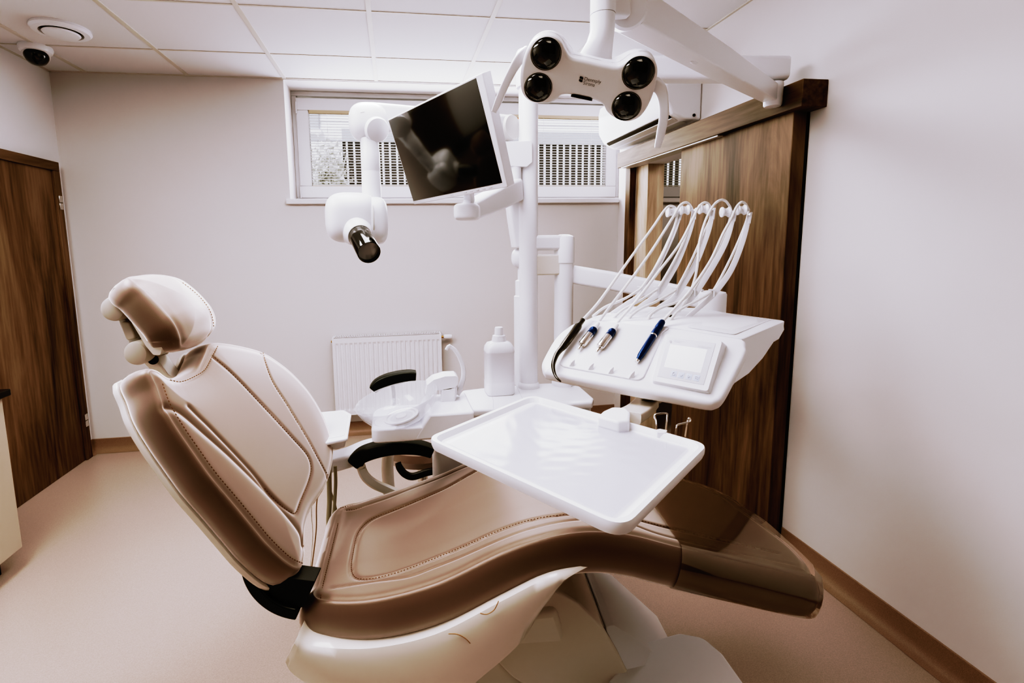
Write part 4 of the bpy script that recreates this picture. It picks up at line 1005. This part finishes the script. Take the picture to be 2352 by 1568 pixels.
for (a, b, lb, hp_) in (((1364, 756), (1328, 802), 'silver motor with blue collar, beside the black syringe on the instrument table',
        [(1376, 738, 1.38), (1412, 690, 1.41), (1452, 638, 1.44), (1500, 571, 1.50), (1545, 500, 1.57), (1562, 472, 1.59), (1577, 465, 1.60), (1588, 476, 1.60), (1590, 495, 1.60), (1575, 545, 1.57), (1548, 600, 1.54), (1514, 658, 1.51), (1498, 672, 1.49), (1470, 690, 1.47), (1430, 712, 1.45), (1402, 737, 1.42)]),
       ((1407, 760), (1370, 808), 'silver motor with blue collar, nearest the display side of the pair of motors',
        [(1420, 738, 1.36), (1462, 690, 1.39), (1512, 625, 1.43), (1560, 562, 1.49), (1590, 505, 1.55), (1606, 474, 1.57), (1621, 465, 1.58), (1632, 476, 1.58), (1632, 500, 1.58), (1610, 550, 1.55), (1585, 605, 1.52), (1556, 660, 1.49), (1540, 674, 1.47), (1508, 692, 1.45), (1470, 710, 1.43), (1447, 728, 1.41), (1440, 744, 1.39)])):
    t, A, B, d = inst('electric_motor', lb, 'handpiece', a, b, .013,
        [('boot', HOSEM, [(-.32, .0045), (-.1, .0085), (0, .009)]), ('collar', NAVY, [(-.02, .0095), (0, .0105), (.06, .0112), (.08, .0104), (.11, .0112), (.13, .0104), (.16, .0112), (.27, .0112)]),
         ('barrel', CHROME, [(.27, .0110), (.5, .0112), (.76, .0110), (.79, .010), (.79, .004)]), ('nozzle', CHROME, [(.78, .0085), (.80, .0045), (.86, .0038), (.88, .0046), (.91, .0036), (.99, .0036), (1.0, .003), (1.0, .0005)])], hp_)
t, A, B, d = inst('scaler_handpiece', 'dark blue pen-shaped handpiece beside the display of the instrument table', 'handpiece', (1522, 737), (1462, 831), .012,
    [('grip', NAVY, [(0, .006), (.02, .0088), (.05, .0095), (.20, .0100), (.21, .0092), (.24, .0100), (.36, .0100), (.37, .0092), (.39, .0092), (.40, .0095), (.86, .0082), (.88, .007), (.97, .005)]),
     ('ring', CHROME, [(.368, .0096), (.375, .0102), (.39, .0102), (.397, .0096)]), ('nose', CHROME, [(.96, .0055), (1, .0045), (1.0, .0008)])],
    [(1556, 701, 1.33), (1590, 661, 1.37), (1632, 598, 1.42), (1660, 538, 1.47), (1678, 505, 1.50), (1692, 475, 1.53), (1705, 464, 1.54), (1716, 474, 1.55), (1718, 495, 1.55), (1700, 545, 1.52), (1675, 600, 1.49), (1642, 662, 1.46), (1626, 676, 1.44), (1598, 692, 1.42), (1560, 712, 1.40), (1540, 735, 1.36), (1530, 750, 1.33)])
t = thing('spare_hose', 'white spare hose looping highest over the fourth pulley, without an instrument', 'hose', atY(1657, 458, 1.56))
hosepath([(1486, 742, 1.36), (1495, 722, 1.40), (1520, 706, 1.42), (1560, 692, 1.43), (1582, 676, 1.44), (1596, 640, 1.45), (1603, 600, 1.46), (1606, 560, 1.48), (1616, 520, 1.50), (1628, 490, 1.52), (1643, 467, 1.54), (1658, 459, 1.55), (1671, 466, 1.56), (1679, 490, 1.56), (1664, 540, 1.54), (1630, 605, 1.51), (1600, 655, 1.48), (1575, 690, 1.45), (1560, 715, 1.43)], HR_, t)

# ------------------------------------------------------------------ tray on its arm
TQ = quad([(979, 1016), (1221, 919.6), (1629, 1008.4), (1434, 1188)], .36)
zT = TQ[:, 2].mean(); TQ = [V(p[0], p[1], zT) for p in TQ]
tr = thing('tray_table', 'white plastic tray with a raised rim on a swing arm over the chair', 'tray', sum(TQ) / 4 - UZ * .03)
ctr = sum(TQ) / 4
rim = rounded(TQ, .032, 8)
fin = lambda k, dz: [ctr + (p - ctr) * k + UZ * dz for p in rim]
MB().loft([fin(.86, -.026), fin(.985, -.020), fin(.998, -.012), fin(1.0, -.004), fin(.995, 0.), fin(.955, 0.), fin(.945, -.003), fin(.925, -.010), fin(.88, -.0115)]).build('tray_plate', WHITE, tr, angle=40)
FO2 = glassmat('clear film', (.96, .96, .98), .12)
g = []; rnd = random.Random(5)
for j in range(61):
    row = []
    for i in range(81):
        a, b = i / 80, j / 60
        p = TQ[0] * (1 - a) * (1 - b) + TQ[1] * a * (1 - b) + TQ[2] * a * b + TQ[3] * (1 - a) * b
        p = ctr + (p - ctr) * .86
        hgt = 0.0012 + .00017 * (math.sin(60 * a * .7 + 9 * math.sin(5 * b)) * math.sin(22 * b + 4 * a) + .7 * math.sin(41 * b * .8 + 14 * a))
        row.append(p + UZ * (-.0092 + hgt))
    g.append(row)
lab(MB().sheet(g).build('protective_film', FO2, tr, angle=180), 'thin clear wrinkled film')
hl = [(1372, 955), (1385, 943), (1405, 934), (1437, 935), (1448, 946), (1446, 966), (1420, 968)]
hz_ = zT + .012
MB().prism(rounded([atZ(u, v, hz_) - UZ * .03 for u, v in hl], .01, 4), UZ * .03).build('tray_clamp', WHITE, tr, bevel=.005)
ta = catmull([sl_(1506, 898, -.04), atY(1490, 920, 1.22), atY(1468, 942, 1.12), atZ(1440, 958, zT - .01)], 6)
MB().strip(ta, [.030] * len(ta), .012, UZ, 5).build('tray_arm', WHITE2, tr, angle=50)
def wire(px):
    P = catmull([atZ(*px[0][:2], zT - .01)] + [atY(u, v, y) for u, v, y in px[1:-1]] + [atZ(*px[-1][:2], zT - .01)], 5)
    return P
yw = atZ(1515, 985, zT)[1]
w1_ = MB().tube(wire([(1507, 990), (1507, 967, yw), (1503, 957, yw), (1508, 951, yw), (1530, 949, yw), (1532, 958, yw), (1529, 990)]), .0018, 8).build('wire_holder', CHROME, tr)
yw2 = atZ(1565, 998, zT)[1]
MB().tube(wire([(1552, 1000), (1554, 980, yw2), (1558, 975, yw2), (1578, 970, yw2), (1586, 966, yw2), (1583, 960, yw2), (1579, 968, yw2), (1574, 1002)]), .0018, 8).build('wire_holder', CHROME, tr)
MB().prism(rounded([atZ(u, v, zT + .001) for u, v in [(1503, 988), (1515, 984), (1533, 988), (1528, 994), (1510, 993)]], .003, 3), -UZ * .01).build('wire_foot', WHITE, tr)

# ------------------------------------------------------------------ monitor
MQ = quad([(890, 275), (1108, 166), (1166, 430), (951, 470)], .48)
mo = thing('monitor', 'flat white-framed monitor tilted beside the pole, its black screen mirroring the x-ray arm', 'monitor', MQ[3])
mN = unit(np.cross(MQ[1] - MQ[0], MQ[3] - MQ[0])); mN = mN if np.dot(mN, EYE - MQ[0]) > 0 else -mN
m = MB(); slab(m, rounded(list(MQ), .004, 3), mN, .028, .003); fr_ = m.build('frame', WHITE, mo)
mu = lambda a, b: MQ[0] * (1 - a) * (1 - b) + MQ[1] * a * (1 - b) + MQ[2] * a * b + MQ[3] * (1 - a) * b
SCR = mat('glossy black screen', (.004, .004, .005), .17, spec=.9, coat=.6)
P = [mu(.012, .012) + mN * .0008, mu(.945, .018) + mN * .0008, mu(.965, .948) + mN * .0008, mu(.008, .955) + mN * .0008]
m = MB(); slab(m, P, mN, .0015, .0003, 2); m.build('screen', SCR, mo)
for i in range(5):
    p0 = mu(.62 + .06 * i, .972); MB().obox(p0 + mN * .0006, unit(MQ[1] - MQ[0]) * .006, unit(MQ[3] - MQ[0]) * .0012, mN * .0006).build('button', GREYL, fr_)
text('ben', 'lettering', mu(.46, .985), MQ[1] - MQ[0], MQ[0] - MQ[3], .012, GREYL, fr_)
m = MB(); mc = sum(MQ) / 4
m.loft([[mc + (p - mc) * k - mN * t for p in rounded(list(MQ), .02, 4)] for k, t in ((.9, .026), (.8, .045), (.45, .055))]); m.build('rear_cover', WHITE, mo, angle=50)
# bracket on the pole, post and arm
br = rounded([atY(u, v, PB[1] - .05) for u, v in [(1147, 326), (1222, 323), (1223, 372), (1210, 383), (1176, 381), (1150, 384)]], .006, 3)
MB().prism(br, V(0, .10, 0)).build('bracket', WHITE, mo, bevel=.006)
pa_ = atY(1181, 382, PB[1] - .02); pb_ = atY(1183, 445, PB[1] - .02)
MB().cyl(V(pa_[0], pa_[1], pb_[2]), V(pa_[0], pa_[1], pa_[2] + .01), .029).build('post', WHITE, mo)
am = [atY(1186, 436, PB[1] - .02), atY(1150, 452, 1.86), atY(1110, 470, 1.72), atY(1078, 484, 1.60)]
MB().strip(am, [.028] * 4, [.045, .043, .036, .030], UZ, 6).build('monitor_arm', WHITE, mo, angle=50)
Pm = (MQ[2] + MQ[3]) / 2; mup = unit(MQ[0] - MQ[3])
en = atY(1073, 487, Pm[1] + .05)
MB().ellip(en, V(.038, -.01, 0), V(.01, .036, 0), UZ * .026, e=.45).build('arm_end', WHITE, mo, angle=60)
MB().strip([en + UZ * .01, en + UZ * .035 - mN * .01, Pm + mup * .04 - mN * .062, Pm + mup * .12 - mN * .06], .018, .009, mN, 4).build('tilt_mount', WHITE, mo)

# ------------------------------------------------------------------ x-ray machine
xr = thing('xray_machine', 'white x-ray head with a black tube end hanging from its arm, left of the monitor', 'x-ray machine', atY(1190, 880, 2.08))
hcn = atY(816, 505, 1.66); s1 = 1.66 / FPX
X_, Y_, Z_ = V(1, .12, 0), V(-.12, 1, 0), UZ
def sq(c, rx, ry, rz, e): return MB().ellip(c, unit(X_) * rx, unit(Y_) * ry, Z_ * rz, 40, 26, e)
hd_ = sq(hcn + V(-.012, 0, .006), 56 * s1, 60 * s1, 54 * s1, .62).build('head', WHITE, xr, angle=180)
sq(hcn + unit(X_) * (43 * s1) + V(0, .0, -.004), 27 * s1, 54 * s1, 52 * s1, .62).build('head_side', WHITE, xr, angle=180)
# groove between the two head shells
gr = [hcn + unit(X_) * (34 * s1 + .002) + unit(Y_) * (-58 * s1) * math.cos(a) + Z_ * 52 * s1 * math.sin(a) for a in np.linspace(-1.2, 1.45, 24)]
MB().tube(gr, .0022, 6).build('head_groove', LGREY, hd_)
c0_ = atY(826, 541, 1.57); c1_ = atY(848, 580, 1.462); dd = unit(c1_ - c0_); Lc = np.linalg.norm(c1_ - c0_)
MB().lathe([(.058, -.07), (.050, -.035), (.042, -.012), (.038, .002), (.036, .004)], c0_, dd, 40).build('cone_collar', WHITE, xr)
MB().lathe([(.034, -.004), (.034, Lc - .002), (.033, Lc), (.0315, Lc), (.031, Lc - .003), (.031, .01)], c0_, dd, 48, caps=(True, False)).build('cone', mat('gloss black tube', (.012, .012, .012), .1, coat=1), xr)
MB().lathe([(.0308, Lc * .86), (.001, Lc * .86)], c0_, dd, 40).build('cone_window', WHITE, xr)
e0 = atY(851, 320, 1.68); e1_ = atY(852, 452, 1.67)
zz = lambda v: atY(851, v, 1.68)[2]
xt = (e0[0] + e1_[0]) / 2
MB().lathe([(.0285, zz(318)), (.0285, zz(346)), (.0305, zz(349)), (.0305, zz(392)), (.0298, zz(394)), (.0305, zz(396)), (.0315, zz(460))], V(xt, 1.68, 0), (0, 0, 1), 40).build('drop_tube', WHITE, xr)
ec = atY(846, 282, 1.70)
MB().ellip(ec, V(.062, .0, 0), V(0, .062, 0), UZ * .060, 40, 26, .75).build('elbow', WHITE, xr, angle=180)
dsc = atY(866, 298, 1.655); nd = unit(V(.35, -.8, -.35))
MB().lathe([(.040, -.05), (.040, .0), (.036, .008), (.02, .011), (.002, .012)], dsc, nd, 40).build('elbow_cap', WHITE, xr)
MB().tube(catmull([atY(822, 262, 1.645), atY(830, 258, 1.64), atY(838, 257, 1.64)], 5), .0012, 6).build('elbow_mark', LGREY, xr)
MB().strip([atY(850, 272, 1.70), atY(908, 273, 1.74), atY(1000, 278, 1.85), atY(1160, 288, 2.06)], .034, [.046, .042, .04, .038], UZ, 6).build('upper_arm', WHITE, xr, angle=50)
kc = atY(1160, 296, 2.06)
MB().lathe([(.046, -.045), (.050, -.035), (.050, .035), (.046, .045)], kc, unit(V(.55, -.8, 0)), 40).build('arm_knuckle', LGREY, xr)
MB().strip([atY(1158, 300, 2.08), atY(1170, 400, 2.08), atY(1182, 500, 2.08), atY(1192, 565, 2.08)], .028, .034, V(0, 1, 0), 6).build('lower_arm', WHITE, xr, angle=50)
MB().ellip(atY(1193, 592, 2.08), V(.034, 0, 0), V(0, .034, 0), UZ * .042, e=.85).build('shoulder', WHITE, xr, angle=180)
bx = atY(1196, 880, 2.08)
MB().lathe([(.028, ZU), (.028, atY(1190, 680, 2.08)[2]), (.022, atY(1190, 678, 2.08)[2]), (.022, atY(1190, 645, 2.08)[2]), (.012, atY(1190, 642, 2.08)[2]), (.012, atY(1190, 600, 2.08)[2])], V(bx[0], 2.08, 0), (0, 0, 1), 32).build('arm_column', WHITE, xr)

# ------------------------------------------------------------------ operating lamp
LQ = quad([(1254, 124), (1466, 168), (1439, 244), (1236, 201)], .19)
lN = unit(np.cross(LQ[1] - LQ[0], LQ[3] - LQ[0])); lN = lN if np.dot(lN, EYE - LQ[0]) > 0 else -lN
LC = sum(LQ) / 4
lp = lambda u, v, h=0.: onp(u, v, LC + lN * h, lN)
ol = thing('operating_lamp', 'white four-eyed operating lamp on a sprung arm, hanging above the instrument table', 'lamp', LC)
lo_px = [(1195, 199), (1196, 162), (1206, 122), (1223, 95), (1247, 82), (1272, 84), (1290, 99), (1300, 119), (1312, 132), (1343, 139), (1384, 149), (1414, 153), (1430, 147), (1449, 133), (1472, 126), (1492, 130), (1506, 144), (1511, 166), (1505, 203), (1494, 234), (1482, 256), (1466, 273), (1441, 281), (1415, 274), (1395, 259), (1386, 243), (1374, 235), (1358, 229), (1330, 222), (1305, 219), (1288, 221), (1277, 231), (1262, 238), (1247, 239), (1221, 236), (1203, 222)]
of = catmull([lp(*p) for p in lo_px], 4, True)
m = MB(); ofc = sum(of) / len(of)
rings = []
P_ = np.array(of); nn = len(P_)
slab(m, of, lN, .045, .008, 6); lh = m.build('lamp_head', mat('lamp white', (.76, .745, .75), .3), ol, angle=60)
m = MB(); m.loft([[ofc + (p - ofc) * 1.0 - lN * .03 for p in of], [ofc + (p - ofc) * 1.0 - lN * .05 for p in of], [ofc + (p - ofc) * .93 - lN * .068 for p in of], [ofc + (p - ofc) * .7 - lN * .074 for p in of]]); m.build('lamp_back', WHITE, ol, angle=60)
for (u, v), r in zip([(1254, 124), (1466, 168), (1439, 244), (1236, 201)], (.0300, .0305, .0288, .0285)):
    q = lp(u, v)
    le = MB().lathe([(r + .0012, -.003), (r + .0012, .0006), (r, .0012), (r * .99, -.001), (r * .9, .003), (r * .7, .0072), (r * .4, .0103), (r * .12, .0112), (.0003, .0113)], q, lN, 48).build('lens', DGLASS, ol)
    MB().lathe([(r * .22, .0100), (r * .24, .0120), (r * .16, .0130), (.0003, .0132)], q, lN, 24).build('lens_core', mat('lens core', (.05, .045, .04), .15, metal=.6), le)
sv = rounded([lp(*p, .001) for p in [(1309, 222), (1317, 217), (1356, 225), (1362, 233)]], .002, 3)
m = MB(); slab(m, sv, lN, .012, .001); m.build('sensor_window', BLACK, ol)
lex, ley = LQ[1] - LQ[0], None
ley = -(np.cross(lN, unit(lex)) if np.dot(np.cross(lN, unit(lex)), UZ) < 0 else -np.cross(lN, unit(lex)))
emblem('emblem', lp(1329, 187, .0004), lex, ley, .0105, TXT, lh)
text('Dentsply\nSirona', 'lettering', lp(1341, 184, .0004), lex, ley, .0098, TXT, lh)
def handle(px, ws, hh, y0):
    P = catmull([lp(u, v, h) for u, v, h in px], 6); n = len(P); w = np.interp(np.linspace(0, 1, n), np.linspace(0, 1, len(ws)), ws)
    return MB().strip(P, list(w), [x * hh for x in w], lN, 6).build('handle', WHITE, ol, angle=50)
handle([(1213, 118, -.03), (1196, 132, -.02), (1178, 160, -.01), (1160, 196, 0), (1145, 232, .005), (1135, 256, .005)], [.012, .011, .0095, .0085, .008, .006], .8, 0)
handle([(1500, 190, -.03), (1517, 205, -.02), (1524, 232, -.01), (1525, 265, 0), (1518, 305, .005), (1510, 338, .005)], [.013, .012, .0095, .009, .0085, .006], .8, 0)
ny = LC[1] + .055
nb0 = atY(1384, 60, ny); s2 = ny / FPX
MB().lathe([(28 * s2, 0), (28 * s2, .20)], V(nb0[0], nb0[1], atY(1384, 34, ny)[2]), (0, 0, 1), 40).build('neck', WHITE, ol)
def ringat(u, v, a, b, n=24): c_ = atY(u, v, ny); return [c_ + V(a * s2 * math.cos(2 * PI * i / n), b * math.sin(2 * PI * i / n), 0) for i in range(n)]
MB().loft([ringat(1368, 142, 38, .024), ringat(1368, 125, 38, .026), ringat(1378, 95, 30, .027), ringat(1383, 72, 27.5, .0275), ringat(1384, 36, 27.5, .0275)]).build('neck_flare', WHITE, ol, angle=50)
JY = LC[1] + .10
hub = atY(1438, 22, JY)
MB().lathe([(.038, -.035), (.044, -.028), (.044, .024), (.038, .032), (.02, .034), (.002, .0345)], hub, unit(V(-.25, -.9, -.3)), 44).build('hub', WHITE, ol)
MB().obox((hub + nb0) / 2 + UZ * .02, V(.03, 0, 0), V(0, .02, 0), UZ * .022).build('hub_link', WHITE, ol, bevel=.006)
far_j = atY(1770, 214, 1.90)
near_j = atY(1445, 22, JY + .03)
av = unit(far_j - near_j)
path_ = [near_j, near_j + (far_j - near_j) * .5, far_j]
MB().strip(path_, [.034, .033, .028], [.040, .039, .032], UZ, 5, .16).build('spring_arm', WHITE, ol, angle=50)
pm = near_j + (far_j - near_j) * .33 - UZ * .040
MB().ellip(pm, av * .022, np.cross(av, UZ) * .008, UZ * .004).build('arm_button', WHITE, ol)
MB().lathe([(.030, -.052), (.034, -.045), (.036, .03), (.034, .04)], V(far_j[0] + .012, far_j[1], far_j[2]), (0, 0, 1), 36).build('arm_joint', WHITE, ol)
pt = V(PB[0], PB[1], atY(1230, 160, PB[1])[2]); jt_ = V(far_j[0] + .018, far_j[1], atY(1770, 160, 1.9)[2])
MB().strip([pt, pt + (jt_ - pt) * .5, jt_ + unit(jt_ - pt) * .03], .045, .045, UZ, 7).build('pole_arm', WHITE, ol, angle=50)
MB().lathe([(.047, -.07), (.05, -.06), (.05, .06), (.045, .07), (.002, .074)], pt, (0, 0, 1), 40).build('pole_sleeve', WHITE, ol)
# ------------------------------------------------------------------ camera
cd = bpy.data.cameras.new('camera'); cam = bpy.data.objects.new('camera', cd); COL.objects.link(cam)
cd.sensor_width = 36; cd.lens = FPX * 36 / 2352
cd.shift_x = (1176 - CX) / 2352; cd.shift_y = (CY - 784) / 2352
cd.clip_start = .02
RT = RM.T
tw = lambda w: Vector((w[0], w[2], -w[1]))
Rr, Uu, Ff = tw(RT @ V(1, 0, 0)), tw(RT @ V(0, -1, 0)), tw(RT @ V(0, 0, 1))
M4 = Matrix.Identity(4)
for i in range(3):
    M4[i][0] = Rr[i]; M4[i][1] = Uu[i]; M4[i][2] = -Ff[i]; M4[i][3] = EYE[i]
cam.matrix_world = M4
bpy.context.scene.camera = cam
# ------------------------------------------------------------------ light
def area(name, loc, size, power, color=(1, 1, 1), rot=(0, 0, 0), sy=None):
    l = bpy.data.lights.new(name, 'AREA'); l.energy = power; l.color = color; l.size = size
    if sy: l.shape = 'RECTANGLE'; l.size_y = sy
    o = bpy.data.objects.new(name, l); COL.objects.link(o); o.location = loc; o.rotation_euler = rot; return o
area('ceiling_and_fill_light', (-1.3, 1.2, ZC - .03), .58, 33, (.97, .98, 1), sy=1.2)
area('ceiling_and_fill_light', (.1, 1.9, ZC - .03), .58, 11, (.97, .98, 1), sy=.58)
area('ceiling_and_fill_light', (-.15, 1.35, ZC - .03), .58, 19, (.97, .98, 1), sy=1.2)
area('ceiling_and_fill_light', (.2, -.5, ZC - .03), .58, 6, (1, .97, .95), sy=1.2)  # added front fill, no fixture: lightens faces turned to the camera
area('ceiling_and_fill_light', (2.9, 2.0, ZC - .03), 1.2, 16, (1, .98, .97))
area('daylight', (.55, YW - .06, 2.07), 2.2, 22, (.93, .96, 1), (-PI / 2, 0, 0), .6)
sun = bpy.data.lights.new('sun', 'SUN'); sun.energy = 2.2; sun.angle = .3
so = bpy.data.objects.new('sun', sun); COL.objects.link(so); so.rotation_euler = (math.radians(55), 0, math.radians(-20))
wd = bpy.data.worlds.new('world'); bpy.context.scene.world = wd; wd.use_nodes = True
bg = wd.node_tree.nodes['Background']; bg.inputs[0].default_value = (.92, .95, 1, 1); bg.inputs[1].default_value = 1.3
vs = bpy.context.scene.view_settings
vs.view_transform = 'Standard'; vs.look = 'None'; vs.exposure = 0; vs.gamma = 1

vs.exposure = .10
vs.use_curve_mapping = True
cm = vs.curve_mapping; WL = 1.8
cm.white_level = (WL, WL, WL)
def setc(i, pts):
    c = cm.curves[i]
    while len(c.points) > 2: c.points.remove(c.points[1])
    c.points[0].location = (pts[0][0] / WL, pts[0][1]); c.points[-1].location = (pts[-1][0] / WL, pts[-1][1])
    for p in pts[1:-1]: c.points.new(p[0] / WL, p[1])
    for p in c.points: p.handle_type = 'AUTO_CLAMPED'
def setr(i, pts):
    c = cm.curves[i]
    c.points[0].location = pts[0]; c.points[-1].location = pts[-1]
    for p in pts[1:-1]: c.points.new(*p)
setc(3, [(0, 0), (.05, .006), (.14, .082), (.30, .36), (.50, .565), (.80, .69), (1.2, .77), (1.8, .815)])
setr(0, [(0, 0), (.10, .104), (.35, .352), (.65, .64), (1, .975)])
setr(1, [(0, 0), (.10, .096), (.35, .340), (.65, .638), (1, .985)])
setr(2, [(0, 0), (.06, .046), (.16, .146), (.30, .322), (.45, .495), (.65, .68), (1, 1)])
cm.update()
